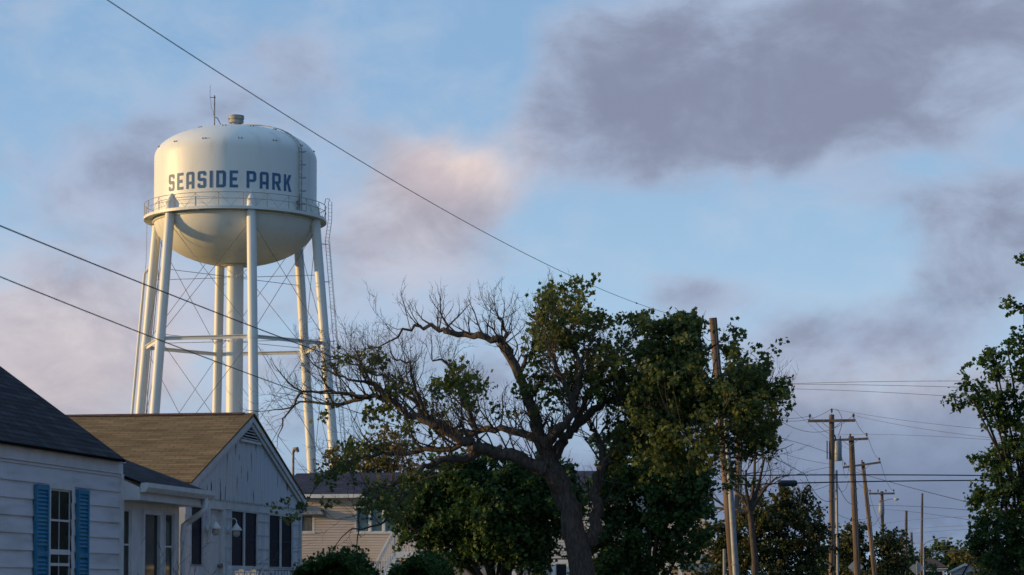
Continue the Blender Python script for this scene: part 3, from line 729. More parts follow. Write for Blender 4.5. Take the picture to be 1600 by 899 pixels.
# wall lanterns (lift off the wall: part of the house fittings)
for yy in (dd[0]-.22, dd[1]+.28):
    z0_ = zd-.35
    L = MB(); p = wC.p(yy, z0_, .05)
    L.tube([p, p+Vector((.03, 0, 0))], .06, 10)
    L.tube([p+Vector((.03, 0, 0)), p+Vector((.04, 0, .15)), p+Vector((.08, 0, .2)), p+Vector((.13, 0, .2)), p+Vector((.16, 0, .16)), p+Vector((.16, 0, .11))], .01, 6)
    lo = L.build('wall_lantern', 'white', hC)
    c = p+Vector((.16, 0, 0))
    MB().lathe([(.012, .12), (.03, .09), (.055, .06), (.10, .0), (.10, -.015)], 16, c).build('lamp_shade', 'white', lo, True)
    MB().lathe([(.055, -.015), (.068, -.06), (.055, -.11), (.02, -.13), (.004, -.135)], 14, c).build('globe', 'tan_lamp', lo, True)
# front steps and their railing
MB().box(XC+.02, XC+1.3, yC0+.6, yC0+3.6, 0, .44).build('porch_step', 'concrete', hC)
adopt(hC)
yr0 = at_x(359, 890, XC+1.25).y; yr1 = at_x(430, 890, XC+1.25).y; zr_ = at_x(385, 887, XC+1.25).z
rl = thing('railing', 'white painted railing with crossed slats before the bungalow windows', 'railing', (XC+1.25, yr0, 0))
mb = MB(); L = yr1-yr0
mb.beam((0, 0, zr_), (0, L*.62, zr_), .07, .05); mb.beam((0, L*.62, zr_), (0, L*.85, zr_-.28), .07, .05); 
mb.build('top_rail', 'white', rl)
mb = MB(); mb.beam((0, L*.64, zr_), (0, L*.8, zr_), .07, .05); mb.beam((0, L*.8, zr_), (0, L*1.0, zr_-.2), .07, .05); mb.build('top_rail', 'white', rl)
for k in range(4): MB().box(-.04, .04, L*.26*k-.04, L*.26*k+.04, 0, zr_-.03).build('post', 'white', rl)
mb = MB()
for k in range(9):
    y0 = .1+k*L*.085; mb.beam((0, y0, zr_-.07), (0, y0+.28, zr_-.42), .03, .03); mb.beam((.032, y0+.28, zr_-.07), (.032, y0, zr_-.42), .03, .03)
mb.beam((0, 0, zr_-.45), (0, L*.7, zr_-.45), .04, .04); mb.build('lattice', 'white', rl)
rl2 = thing('railing', 'thin metal railing beside the bungalow front door steps', 'railing', (XC+1.35, yC0+.9, 0))
mb = MB(); mb.tube([(0, 0, 0), (0, 0, zr_-.03), (0, 2.6, zr_-.03), (0, 2.6, 0)], .014, 6); mb.build('rail', 'galv', rl2)
mb = MB()
for k in range(1, 13): mb.tube([(0, k*.2, .1), (0, k*.2, zr_-.04)], .007, 4)
mb.build('baluster', 'galv', rl2)

# ------------------------------------------------------------------ tan house behind
YE = 92.0
def ex(x, y=800): return at_y(x, y, YE).x
def ezz(x, y): return at_y(x, y, YE).z
xe0, xe1 = ex(440), ex(985)
hE = thing('house', 'tan vinyl sided house with slate coloured roof behind the bare tree', 'house', (xe0, YE, 0))
wE = Wall((xe0, YE, 0), (1, 0, 0), (0, -1, 0)); LE = xe1-xe0
zEe = ezz(560, 778); zF = ezz(560, 877)
def e_(x): return ex(x)-xe0
xs = e_(700)
eh = [(e_(557), e_(621), ezz(590, 831), ezz(590, 793)), (e_(467), e_(489), ezz(480, 831), ezz(480, 806))]
mb = MB(); wE.siding(mb, 0, xs, zF, zEe, .105, eh, lap=.032); mb.build('wall', 'vinyl', hE)
mb = MB(); wE.siding(mb, xs+.003, LE, ezz(700, 873), zEe-.3, .105, [], lap=.032); mb.build('wall', 'vinylw', hE)
gh = [(e_(782), e_(801), .3, ezz(790, 880)), (e_(868), e_(886), .3, ezz(875, 881))]
mb = MB(); wE.siding(mb, 0, LE, 0, min(zF, ezz(700, 873))-.003, 9, gh, lap=0); mb.build('foundation', 'found', hE)
w = wE.window(hE, *eh[0][:2], eh[0][2], eh[0][3], mullions=2, rows=1, glass='glassteal', trim=.07)
w = wE.window(hE, *eh[1][:2], eh[1][2], eh[1][3], rows=1, glass='curtain', trim=.07)
for h in gh: wE.window(hE, *h, trim=.16, rows=2, sill=False)
# small lean-to roof over the small window
mb = MB(); a0, a1 = e_(462), e_(509); z = ezz(480, 799)
mb.prism([wE.p(a0, z, .02), wE.p(a0, z-.02, .5), wE.p(a0, z-.14, .5), wE.p(a0, z-.2, .02)], wE.u*(a1-a0)); mb.prism([wE.p(a0, z+.003, .02), wE.p(a0, z+.3, .02), wE.p(a0, z-.015, .5)], wE.u*(a1-a0-.9)); mb.build('awning', 'galv', hE)
zr0 = ezz(560, 772); rdg = at_y(560, 739, YE+3.4).z
roof_slab('roof', 'roofslate', hE, (xe0-.3, YE-.4, zr0), (xe1+.3, YE-.4, zr0), (xe0-.3, YE+3.4, rdg), (xe1+.3, YE+3.4, rdg), .08)
roof_slab('roof', 'roofslate', hE, (xe1+.3, YE+7.2, zr0), (xe0-.3, YE+7.2, zr0), (xe1+.3, YE+3.41, rdg), (xe0-.3, YE+3.41, rdg), .08)
mb = MB(); wE.box(mb, -.3, LE+.3, zr0-.17, zr0-.02, .404, .52); mb.build('gutter', 'white', hE)
mb = MB(); wE.box(mb, -.3, LE+.3, zEe+.003, zEe+.04, -.1, .40); mb.build('soffit', 'white', hE)
mb = MB(); mb.box(xe0, xe0+.1, YE+.11, YE+6.8, 0, zEe); mb.box(xe1-.1, xe1, YE+.11, YE+6.8, 0, zEe); mb.box(xe0, xe1, YE+6.8, YE+6.9, 0, zEe)
for xx in (xe0, xe1-.1): mb.prism([(xx, YE+.1, zEe+.002), (xx, YE+6.8, zEe+.002), (xx, YE+3.4, rdg-.15)], (.1, 0, 0))
mb.build('wall', 'vinyl', hE)
# deck and stairs
d0, d1 = e_(632), e_(694); zd_ = ezz(660, 872); zr2 = ezz(660, 858)
mb = MB(); wE.box(mb, d0, d1, zd_-.02, zd_+.22, .05, 1.9)
for a in (d0+.05, (d0+d1)/2, d1-.15): wE.box(mb, a, a+.12, 0, zd_-.022, 1.7, 1.82)
mb.build('deck', 'white', hE)
mb = MB(); wE.box(mb, d0, d1, zd_+1.05, zd_+1.12, 1.8, 1.87)
k = d0
while k < d1: wE.box(mb, k, k+.035, zd_+.222, zd_+1.048, 1.81, 1.85); k += .13
mb.build('deck_railing', 'white', hE)
st = MB(); sx0, sz0 = e_(575), 0.05; ns = 11
for j in range(ns):
    t = j/ns; xx = sx0+(d0-sx0)*t; zz = sz0+(zd_-sz0)*t; wE.box(st, xx, xx+(d0-sx0)/ns+.03, zz, zz+.06, .8, 1.85)
st.beam(wE.p(sx0, sz0, 1.88), wE.p(d0, zd_, 1.88), .05, .28); st.build('stairs', 'white', hE)
st = MB(); st.beam(wE.p(sx0, sz0+1.0, 1.9), wE.p(d0, zd_+1.1, 1.9), .07, .08)
for j in range(22):
    t = (j+.5)/22; xx = sx0+(d0-sx0)*t; zz = sz0+(zd_-sz0)*t; wE.box(st, xx, xx+.03, zz+.1, zz+1.02, 1.885, 1.915)
st.build('stair_railing', 'white', hE)
mx_ = ex(447)-.0; mb = MB(); m0 = Vector((xe0+.6, YE+1.0, 0)); m0.x = ex(447.5); zt_ = at_y(447, 702, YE+1).z
mb.tube([(m0.x, m0.y, zr0), (m0.x, m0.y, zt_-.15), (m0.x+.05, m0.y, zt_), (m0.x+.16, m0.y-.05, zt_), (m0.x+.22, m0.y-.05, zt_-.12)], [.05, .05, .09, .10, .06], 8); mb.build('service_mast', 'rust', hE)
adopt(hE)

# ------------------------------------------------------------------ beige house with balcony past the tree
YF = 125.0
def fx_(x, y=850): return at_y(x, y, YF).x
def fz_(x, y): return at_y(x, y, YF).z
x0, x1 = fx_(975), fx_(1112)
hF = thing('house', 'two storey beige house with small balcony, mostly hidden by leaves', 'house', (x0, YF, 0))
wF = Wall((x0, YF, 0), (1, 0, 0), (0, -1, 0)); LF = x1-x0
fe = lambda x: fx_(x)-x0
mb = MB(); wF.siding(mb, 0, fe(1097), 0, fz_(1080, 872), .11, [], lap=.012); mb.build('wall', 'vinyl', hF)
mb = MB(); mb.box(fx_(1097)+.01, x1, YF+.5, YF+8, 0, fz_(1100, 858)); mb.box(x0+.1, fx_(1096), YF+.12, YF+8, 0, fz_(1080, 873)); mb.build('wall', 'vinylw', hF)
wF2 = Wall((x0, YF+1.6, 0), (1, 0, 0), (0, -1, 0))
z2 = fz_(1080, 873); z3 = fz_(1090, 780)
hl = [(fe(1096), fe(1102), fz_(1099, 812), fz_(1099, 783)), (fe(1050), fe(1062), fz_(1099, 850), fz_(1099, 815))]
mb = MB(); wF2.siding(mb, 0, fe(1104), z2+.1, z3, .11, hl, lap=.012); mb.build('wall', 'vinyl', hF)
for h in hl: wF2.window(hF, *h, trim=.08, rows=2, sill=False)
mb = MB(); wF.box(mb, fe(1066), fe(1098), z2+.003, z2+.18, -1.4, .15); mb.build('balcony', 'white', hF)
mb = MB(); a = fe(1072); zt_ = fz_(1080, 853)
wF.box(mb, fe(1068), fe(1098), zt_, zt_+.08, .05, .12)
while a < fe(1098): wF.box(mb, a, a+.04, z2+.19, zt_-.002, .06, .10); a += .16
mb.build('balcony_railing', 'white', hF)
rm = MB(); ra, rb, rz_ = fx_(1040), fx_(1106), z3
roof_slab('roof', 'roofslate', hF, (ra-4, YF+1.2, rz_), (rb+.2, YF+1.2, rz_), (ra-4, YF+4.5, rz_+.9), (rb-.6, YF+4.5, rz_+.9), .1)
mb = MB(); mb.box(fx_(1082), fx_(1104), YF+3, YF+3.9, rz_, fz_(1092, 765)); mb.build('chimney', 'woodgrey', hF)
zp = fz_(1060, 866)
roof_slab('porch_roof', 'roofred', hF, (fx_(1030), YF-2.2, fz_(1060, 875)), (fx_(1076), YF-2.2, fz_(1060, 875)), (fx_(1030), YF-.02, fz_(1060, 862)), (fx_(1062), YF-.02, fz_(1060, 862)), .1)
mb = MB(); mb.box(fx_(1030), fx_(1074), YF-2.1, YF-.05, fz_(1060, 875)-.45, fz_(1060, 875)-.13); mb.build('porch_beam', 'white', hF)
for xx in (1034, 1050, 1066): MB().box(fx_(xx), fx_(xx)+.2, YF-2.05, YF-1.85, 0, fz_(1060, 875)-.455).build('column', 'white', hF)
adopt(hF)

# ------------------------------------------------------------------ far houses at the end of the street
def far_house(label, Y, xl, xr, y_eave, y_ridge, wallm, roofm, gable_front=True, dormer=False):
    a, b = at_y(xl, 880, Y).x, at_y(xr, 880, Y).x; ze_, zr_ = at_y(xl, y_eave, Y).z, at_y(xl, y_ridge, Y).z
    h = thing('house', label, 'house', ((a+b)/2, Y, 0), 0, 'houses at the far end of the street'); w = (b-a)/2; D = 9
    o = Wall((-w, 0, 0), (1, 0, 0), (0, -1, 0)); wd = .9
    hl = [(w*.35, w*.35+wd, 1.0, ze_-.5), (w*1.3, w*1.3+wd, 1.0, ze_-.5)]
    mb = MB(); o.siding(mb, 0, 2*w, 0, ze_, .2, hl, lap=.015)
    mb.box(-w, -w+.1, .11, D, 0, ze_); mb.box(w-.1, w, .11, D, 0, ze_); mb.box(-w, w, D, D+.1, 0, ze_)
    if gable_front:
        mb.prism([(-w, 0, ze_+.01), (w, 0, ze_+.01), (0, 0, zr_-.15)], (0, .1, 0))
    mb.build('wall', wallm, h)
    for q_ in hl: o.window(h, *q_, trim=.1, rows=2, sill=False)
    if gable_front:
        for s in (-1, 1):
            e = (s*(w+.35), -.4, ze_-.12); r = (0, -.4, zr_)
            roof_slab('roof', roofm, h, e, (e[0], D+.3, e[2]), r, (0, D+.3, zr_), .15)
            MB().prism([(s*(w+.35), -.44, ze_-.14), (0, -.44, zr_-.02), (0, -.44, zr_-.3), (s*(w+.35), -.44, ze_-.4)], (0, .035, 0)).build('rake_board', 'white', h)
    else:
        roof_slab('roof', roofm, h, (-w-.4, -.4, ze_-.05), (w+.4, -.4, ze_-.05), (-w*.4, D/2, zr_), (w*.25, D/2, zr_), .12)
        roof_slab('roof', roofm, h, (w+.4, D+.4, ze_-.05), (-w-.4, D+.4, ze_-.05), (w*.25, D/2+.01, zr_), (-w*.4, D/2+.01, zr_), .12)
        mb = MB(); mb.poly([(w+.4, -.4, ze_-.05), (w+.4, D+.4, ze_-.05), (w*.25, D/2, zr_)], [(0, 0), (9, 0), (4, 4)]); mb.poly([(-w-.4, D+.4, ze_-.05), (-w-.4, -.4, ze_-.05), (-w*.4, D/2, zr_)], [(0, 0), (9, 0), (4, 4)]); mb.build('roof', roofm, h)
        o2 = MB(); o2.box(-w-.35, w+.35, -.37, -.03, ze_-.25, ze_-.18); o2.build('soffit', 'white', h)
    if dormer:
        dw = w*.42; dx = w*.35
        mb = MB(); mb.prism([(dx-dw, -1.2, 0), (dx+dw, -1.2, 0), (dx+dw, -1.2, ze_-.4), (dx, -1.2, ze_+.9), (dx-dw, -1.2, ze_-.4)], (0, 1.15, 0)); mb.build('porch', wallm, h)
        for s in (-1, 1): roof_slab('porch_roof', roofm, h, (dx+s*(dw+.3), -1.6, ze_-.55), (dx+s*(dw+.3), -.05, ze_-.55), (dx, -1.6, ze_+1.1), (dx, -.05, ze_+1.1), .12)
        MB().box(dx-.45, dx+.45, -1.24, -1.2, ze_-1.1, ze_-.3).build('window', 'glassteal', h)
    return h
far_house('far white bungalow with reddish hip roof behind the diamond sign', 275, 1432, 1476, 886, 873, 'vinylw', 'roofred', False)
far_house('far pale grey house with gabled porch at the street end', 280, 1486, 1530, 891, 880, 'vinylw', 'roofslate', True, True)
far_house('far white house half hidden by the large tree at right', 285, 1562, 1612, 889, 878, 'vinylw', 'roofslate', True)
far_house('far tan two storey house rising above the trees', 330, 1498, 1532, 880, 866, 'vinyl', 'roofred', False)

# ------------------------------------------------------------------ utility poles
def V3(p): return Vector(p)
def pole_thing(label, base, top, r0, r1, wood='wood', group='utility poles along the street', name='utility_pole', cat='utility pole'):
    base = Vector((base[0], base[1], 0)); h = thing(name, label, cat, base, 0, group); t = Vector(top)-base
    pts = [t*k/6 for k in range(7)]
    MB().tube([(0, 0, -.3)]+pts[1:], [r0]+[r0+(r1-r0)*k/6 for k in range(1, 7)], 14).build('pole', wood, h, True, 40)
    return h, t
def arm(h, c, L, tilt=0, n=3, w=.1, dirv=(1, 0, 0), mat_='woodgrey', braces=True):
    d = Vector(dirv).normalized(); d = (d+Vector((0, 0, tilt))).normalized(); c = Vector(c)
    o = MB().beam(c-d*L/2, c+d*L/2, w, w*1.15).build('crossarm', mat_, h)
    for k in range(n):
        p = c+d*(L*(-.46+.92*k/(n-1))); m = MB()
        m.tube([p+Vector((0, 0, w*.55)), p+Vector((0, 0, w*.55+.12))], .018, 6)
        m.lathe([(.02, .10), (.055, .13), (.05, .19), (.075, .21), (.06, .27), (.02, .3)], 10, p+Vector((0, 0, w*.5))); m.build('insulator', 'porc', o, True)
    if braces:
        for s in (-1, 1): MB().beam(c+d*s*L*.22+Vector((0, -.09, -.05)), c+Vector((0, -.09, -L*.2)), .03, .03).build('brace', 'galv', o)
    return o
def transformer(h, c, r=.24, L=.95):
    t = MB().lathe([(.02, L+.06), (r*.9, L+.04), (r, L), (r, 0), (r*.9, -.04), (.02, -.05)], 20, c).build('transformer', 'galv', h, True, 40)
    m = MB(); c = Vector(c)
    for s in (-.1, .1): m.tube([c+Vector((s, 0, L+.02)), c+Vector((s*1.3, 0, L+.3))], [.05, .03], 8)
    m.build('bushing', 'porc', t)
ARMD = (math.cos(.02), math.sin(.02), 0)
def pl(x, y, D): return at_d(x, y, D)
# near wooden pole with the long cable
D1 = 79
P1b = pl(1147, 899, D1); P1t = pl(1114, 497, D1); dv = (P1t-P1b); P1base = P1b-dv*(P1b.z/dv.z)
p1, t1 = pole_thing('bare leaning wooden pole rising out of the leafy tree, nearest and tallest in the picture', P1base, P1t, .17, .13)
# metal pole beside
Dm = 76
mb_, mt_ = pl(1150, 899, Dm), pl(1131, 600, Dm); dv = mt_-mb_; bs = mb_-dv*(mb_.z/dv.z)
pm, tm = pole_thing('smooth grey metal pole leaning against the near wooden pole', bs, mt_, .115, .075, 'galv', name='metal_pole', cat='pole')
MB().tube([tm*.28, tm*.285], .125, 14).build('band', 'rust', pm)
# second wooden pole with crossarm end showing
Dq = 98
qt, qb = pl(1156, 612, Dq), pl(1151, 899, Dq)
dv = qt-qb; bs = qb-dv*(qb.z/dv.z)
pq, tq = pole_thing('wooden pole with a crossarm half hidden behind the leafy tree', bs, qt, .17, .13)
arm(pq, tq+Vector((.3, -.15, -.12)), 2.9, 0, 3, .11)
# short post
sb_ = at_d(1132, 899, 74); st_ = at_d(1130, 858, 74); sbs = Vector((sb_.x, sb_.y, 0))
po, _ = pole_thing('short pale post standing left of the metal pole', sbs, Vector((sbs.x, sbs.y, st_.z)), .05, .05, 'concrete', None, 'post', 'post')
poles = {}
def street_pole(key, label, D, xt, yt, xb, r0=.17, r1=.12):
    t = pl(xt, yt, D); b = pl(xb, 899, D); dv = t-b; bs = b-dv*(b.z/dv.z)
    h, tt = pole_thing(label, bs, t, r0, r1); poles[key] = (h, bs, t); return h, tt
h2, T2 = street_pole(2, 'tallest crossarm pole with a transformer, left of the row of poles', 122, 1299.5, 648, 1300, .17, .135)
arm(h2, T2+Vector((0, -.17, -.33)), 2.42, 0, 2, .12)
m = MB(); m.tube([T2, T2+Vector((0, 0, .28))], .02, 6); m.lathe([(.02, .1), (.06, .14), (.05, .2), (.07, .24), (.02, .32)], 10, T2); m.build('insulator', 'porc', h2)
transformer(h2, T2+Vector((.30, .1, -2.35)), .2, .95)
MB().beam(T2+Vector((-.24, 0, -1.35)), T2+Vector((-.24, 0, -2.3)), .12, .08).build('cutout', 'galv', h2)
for s in (-1, 1): MB().tube([T2+Vector((.05, 0, .3)), T2+Vector((.35, 0, .2)), T2+Vector((.52, 0, -.15)), T2+Vector((.5, 0, -.6)), T2+Vector((.3, 0, -1.2))], .012, 4).build('jumper_wire', 'wire', h2)
b2 = poles[2][1]
gp, _ = pole_thing('slim grey steel pole just right of the transformer pole', (b2.x+.33, b2.y-.4, 0), (b2.x+.3, b2.y-.4, pl(1307, 735, 122).z), .07, .055, 'galv', None, 'metal_pole', 'pole')
h3, T3 = street_pole(3, 'second crossarm pole with thick brown shaft, right of the transformer pole', 142, 1330, 682, 1340, .21, .16)
arm(h3, T3+Vector((-.05, -.2, -.2)), 2.1, .03, 3, .12)
h4, T4 = street_pole(4, 'strongly leaning pole with a tilted crossarm', 168, 1348, 722, 1367, .19, .13)
arm(h4, T4+Vector((-.05, -.17, -.22)), 2.65, .13, 3, .12)
h5, T5 = street_pole(5, 'farther pole with twin crossarms, transformer and a street light', 215, 1378, 768, 1380, .18, .14)
for dy in (-.2, .2): arm(h5, T5+Vector((0, dy, -.2)), 2.3, 0, 4, .13, braces=False)
transformer(h5, T5+Vector((-.05, -.4, -2.1)), .26, 1.0)
la_ = MB(); la_.tube([T5+Vector((.1, 0, -.9)), T5+Vector((.6, -.1, -.72)), T5+Vector((1.1, -.1, -.7))], .035, 6); lao = la_.build('lamp_arm', 'galv', h5)
MB().lathe([(.03, .12), (.2, .08), (.26, 0), (.16, -.1), (.02, -.14)], 14, T5+Vector((1.3, -.1, -.72))).build('lamp_head', 'tan_lamp', lao, True)
MB().tube([T5+Vector((-.1, 0, -2.2)), T5+Vector((-.7, 0, -3.0)), T5+Vector((-1.2, 0, -3.3))], .03, 5).build('stay_arm', 'galv', h5)
h6, T6 = street_pole(6, 'bare brown pole without crossarm, left of the diamond sign', 190, 1416, 798, 1415.5, .14, .11)
h7, T7 = street_pole(7, 'short dark leaning pole behind the bare brown pole', 260, 1424, 832, 1427, .13, .13)
h8, T8 = street_pole(8, 'slender pointed pole on the right with the arched lamp beside it', 200, 1441, 771, 1439.5, .14, .09)
# arched street lamp
Dl = 198; lb = pl(1443.5, 899, Dl)
sl_o = thing('street_lamp', 'grey street lamp with a long arched arm right of the slender pole', 'street lamp', (lb.x, lb.y, 0))
tz = pl(1443, 850, Dl).z; mpx = Dl/F
MB().tube([(0, 0, 0), (0, 0, tz)], [.09, .06], 10).build('pole', 'galv', sl_o, True, 40)
MB().tube([(0, 0, tz-.1), (.35, 0, tz+.2), (.9, 0, tz+.38), (1.5, 0, tz+.52), (2.0, 0, tz+.5)], .035, 6).build('arm', 'galv', sl_o)
MB().lathe([(.02, .1), (.2, .07), (.27, 0), (.1, -.1), (.02, -.12)], 12, (2.2, 0, tz+.46)).build('lamp_head', 'galv', sl_o, True)
# diamond signs seen from behind
for lab, x, y, D, s in (('diamond sign seen from behind between two poles, left one', 1337, 886, 150, .40), ('diamond sign seen from behind right of the bare pole', 1432.5, 888, 195, .50)):
    c = pl(x, y, D); sg = thing('road_sign', lab, 'road sign', (c.x, c.y, 0), 0, 'diamond road signs')
    MB().prism([(s*1.25, 0, c.z), (0, 0, c.z+s*1.25), (-s*1.25, 0, c.z), (0, 0, c.z-s*1.25)], (0, .006, 0)).build('sign_plate', 'signback', sg)
    MB().tube([(0, -.03, 0), (0, -.03, c.z+s*.8)], .025, 6).build('post', 'galv', sg)
# far-off poles on the unseen near side, carrying the wires
npb = Vector((-9.6, 20.5, 0))
NP, nt_ = pole_thing('near wooden pole standing just outside the left edge', npb, npb+Vector((0, 0, 9.2)), .17, .13)
rpb = pl(1760, 615, 68.3); rpb.z = 0
RP, rt_ = pole_thing('wooden pole standing outside the right edge behind the large tree', rpb, rpb+Vector((0, 0, 9.0)), .17, .13)

for (h_, t_, rr_) in ((p1, t1, .16), (h2, T2, .17), (h3, T3, .21), (h4, T4, .19), (h5, T5, .18), (pq, tq, .17)):
    MB().tube([t_*(k/8)+Vector((rr_*(1-.25*k/8)*.55, -rr_*(1-.25*k/8)*.85, 0)) for k in range(9)], .022, 5).build('ground_wire', 'wiregrey', h_)
    for kk, f_ in enumerate((.58, .62, .70)):
        MB().beam(t_*f_+Vector((-.16, -.1, 0)), t_*f_+Vector((.22, -.1, .02)), .07, .09).build('cable_clamp', 'galv', h_)
for lab_, x_, d_ in (('second wooden pole outside the right edge behind the large tree', 1720, 80.2), ('farthest wooden pole outside the right edge behind the large tree', 1760, 95.2)):
    b_ = pl(x_, 750, d_); b_.z = 0; pole_thing(lab_, b_, b_+Vector((0, 0, 9.2)), .17, .13)
# ------------------------------------------------------------------ wires
WG = 'overhead wires along the street'
def wire(label, a, b, through=None, r=.011, m='wire', splice=None, sag=None, n=40):
    a = Vector(a); b = Vector(b)
    def pt(t, s): return a.lerp(b, t)-Vector((0, 0, 4*s*t*(1-t)))
    if sag is None:
        sag = .3
        if through:
            lo, hi = -1.5, 12.0
            for _ in range(40):
                s = (lo+hi)/2; best = min((pt(k/200, s) for k in range(1, 200)), key=lambda p: abs(pix(p)[0]-through[0]))
                if pix(best)[1] < through[1]: lo = s
                else: hi = s
            sag = (lo+hi)/2
    pts = [pt(k/n, sag)-a for k in range(n+1)]
    mb = MB().tube(pts, r, 5)
    if splice:
        best = min((pt(k/400, sag) for k in range(400)), key=lambda p: abs(pix(p)[0]-splice[0])); L = splice[1]
        d = (b-a).normalized()
        mb.tube([best-a-d*L, best-a-d*L*.8, best-a+d*L*.8, best-a+d*L], [r, r*splice[2], r*splice[2], r], 8)
    o = mb.build('wire', m); o.location = a
    return tag(o, label, 'wire', WG)
wire('long thick cable crossing the sky diagonally above the water tower', pl(-148, -212, 21.5), P1t-Vector((0, 0, .2)), (720, 343), .0065, 'wiregrey', (995, .08, 3))
wire('upper of the two cables sagging across the tower legs', pl(-150, 291, 21.5), P1base+t1*.55, (350, 495), .0078)
wire('lower of the two cables sagging across the tower legs', pl(-170, 363, 21.5), P1base+t1*.46, (350, 572), .0068)
Q = Vector(pq.location)+tq
R0 = rpb
wire('top thin wire of the three high ones at right', Q+Vector((-1.1, 0, .2)), pl(1760, 598, 68), (1495, 595.5), .009, 'wiregrey')
wire('middle thin wire of the three high ones at right', Q+Vector((.3, 0, .3)), pl(1760, 615, 68), (1490, 605), .009, 'wiregrey')
wire('lowest thin wire of the three high ones at right', Q+Vector((1.6, 0, .1)), pl(1760, 642, 68), (1495, 620), .009, 'wiregrey')
P2 = poles[2][2]; P3 = poles[3][2]; P4 = poles[4][2]; P5 = poles[5][2]; P8 = poles[8][2]; P6 = poles[6][2]
wire('wire from the transformer pole left end to the hidden pole', Q+Vector((-.3, 0, -.4)), P2+Vector((-1.1, 0, -.05)), (1230, 654), .01)
wire('wire from the transformer pole top to the hidden pole', Q+Vector((.2, 0, -.6)), P2+Vector((0, 0, .3)), (1230, 658), .01)
wire('wire from the transformer pole right end to the hidden pole', Q+Vector((1.2, 0, -.9)), P2+Vector((1.1, 0, -.05)), (1230, 664), .01)
wire('wire from the transformer pole top running right into the large tree', P2+Vector((0, 0, .3)), pl(1720, 683, 80), (1541, 671), .009, 'wiregrey')
wire('wire from the transformer pole arm running right into the large tree', P2+Vector((1.1, 0, -.05)), pl(1720, 697, 80), (1530, 682), .009, 'wiregrey')
wire('lowest wire from the crossarms running right into the large tree', P3+Vector((-.9, 0, .1)), pl(1720, 703, 80), (1555, 688), .009, 'wiregrey')
wire('upper of two thick black cables crossing all the poles', P1base+t1*.50, pl(1760, 748, 95), (1450, 742.5), .022, 'wire')
wire('lower of two thick black cables with a dark splice case', P1base+t1*.47, pl(1760, 753, 95), (1400, 752), .022, 'wire', (1231, .5, 5))
wire('service wire with small weights sagging to the transformer pole', Q+Vector((.3, 0, -1.6)), P2+Vector((-.1, 0, -2.0)), (1240, 690), .010)
wire('thin service wire meeting the transformer pole midway', Q+Vector((.2, 0, -2.0)), P2+Vector((-.1, 0, -2.55)), (1255, 718), .008)
wire('thick drop cable from the near pole down to the black cables', P1base+t1*.62, pl(1262, 744, 118), (1200, 712), .014)
wire('looping drop cable hanging left of the transformer pole', pl(1258, 742, 118), pl(1299, 783, 121), (1275, 772), .014)
wire('looping drop cable hanging right of the transformer pole', pl(1303, 740, 122), pl(1334, 788, 140), (1316, 772), .014)
for lab, a_, b_, th_, rr in (
        ('thin drop line from the black cables up to the transformer', pl(1240, 743, 118), P2+Vector((.1, -.1, -2.7)), (1270, 735), .009),
        ('tangled service drop reaching the thick brown pole', pl(1301, 735, 122), P3+Vector((-.15, 0, -2.6)), (1315, 768), .011),
        ('short slack line between transformer and thick brown pole', P2+Vector((.5, 0, -2.2)), P3+Vector((-.1, 0, -1.3)), (1318, 735), .009),
        ('long low phone line right of the looping drop cables', pl(1302, 800, 122), poles[4][1].lerp(P4, .62), (1330, 812), .011),
        ('slanting guy line from the leaning pole to the farther pole', P4+Vector((.1, 0, -1.0)), P5+Vector((-.1, 0, -3.2)), None, .011),
        ('faint service line dropping towards the low tree by the metal pole', pl(1290, 790, 121), pl(1180, 775, 99), (1235, 800), .009),
        ('slack line from the hidden pole crossing behind the bare branches', Q+Vector((0, 0, -3.2)), P2+Vector((-.1, 0, -3.6)), (1225, 765), .011)):
    wire(lab, a_, b_, th_, rr)
wire('cable sloping right from the leaning pole to the large tree', P3+Vector((.1, 0, -2.1)), pl(1700, 828, 80), (1508, 784), .016)
wire('second cable sloping right from the leaning pole', poles[4][1].lerp(P4, .70), pl(1720, 822, 80), (1510, 797), .013)
wire('third cable sloping right from the farther pole', poles[5][1].lerp(P5, .84), pl(1720, 850, 80), (1510, 812), .012)
wire('wire between leaning pole and farther pole, left side', P4+Vector((-1.2, 0, -.1)), P5+Vector((-1.0, 0, .1)), None, .012, sag=.5)
wire('wire between leaning pole and farther pole, right side', P4+Vector((1.2, 0, .2)), P5+Vector((1.0, 0, .1)), None, .012, sag=.5)
wire('wire from the thick brown pole to the leaning pole, left side', P3+Vector((-.95, 0, .1)), P4+Vector((-1.2, 0, -.1)), None, .011, sag=.35)
wire('wire from the thick brown pole to the leaning pole, right side', P3+Vector((.95, 0, .1)), P4+Vector((1.2, 0, .2)), None, .011, sag=.35)
wire('wire from the transformer pole to the thick brown pole, left side', P2+Vector((-1.1, 0, .0)), P3+Vector((-.95, 0, .1)), None, .011, sag=.25)
wire('wire from the transformer pole to the thick brown pole, right side', P2+Vector((1.1, 0, .0)), P3+Vector((.95, 0, .1)), None, .011, sag=.25)
for i, (y0, y1, ym) in enumerate(((800, 812, 808), (815, 826, 822), (824, 829, 828), (838, 850, 846), (847, 852, 852), (858, 857, 859), (862, 861, 863))):
    names = ['topmost', 'second', 'third', 'fourth', 'fifth', 'sixth', 'lowest']
    wire(f'{names[i]} of the seven faint wires low between far pole and large tree', poles[5][1].lerp(P5, .1+(915-y0)/147*.78), pl(1720, y1, 120), (1500, ym), .012 if i < 5 else .02, 'wiregrey' if i < 5 else 'wire')
wire('thin diagonal wire falling right from the hidden pole towards the poles', Q+Vector((1.3, 0, .2)), P3+Vector((0, 0, -.8)), (1250, 650), .006, 'wiregrey')

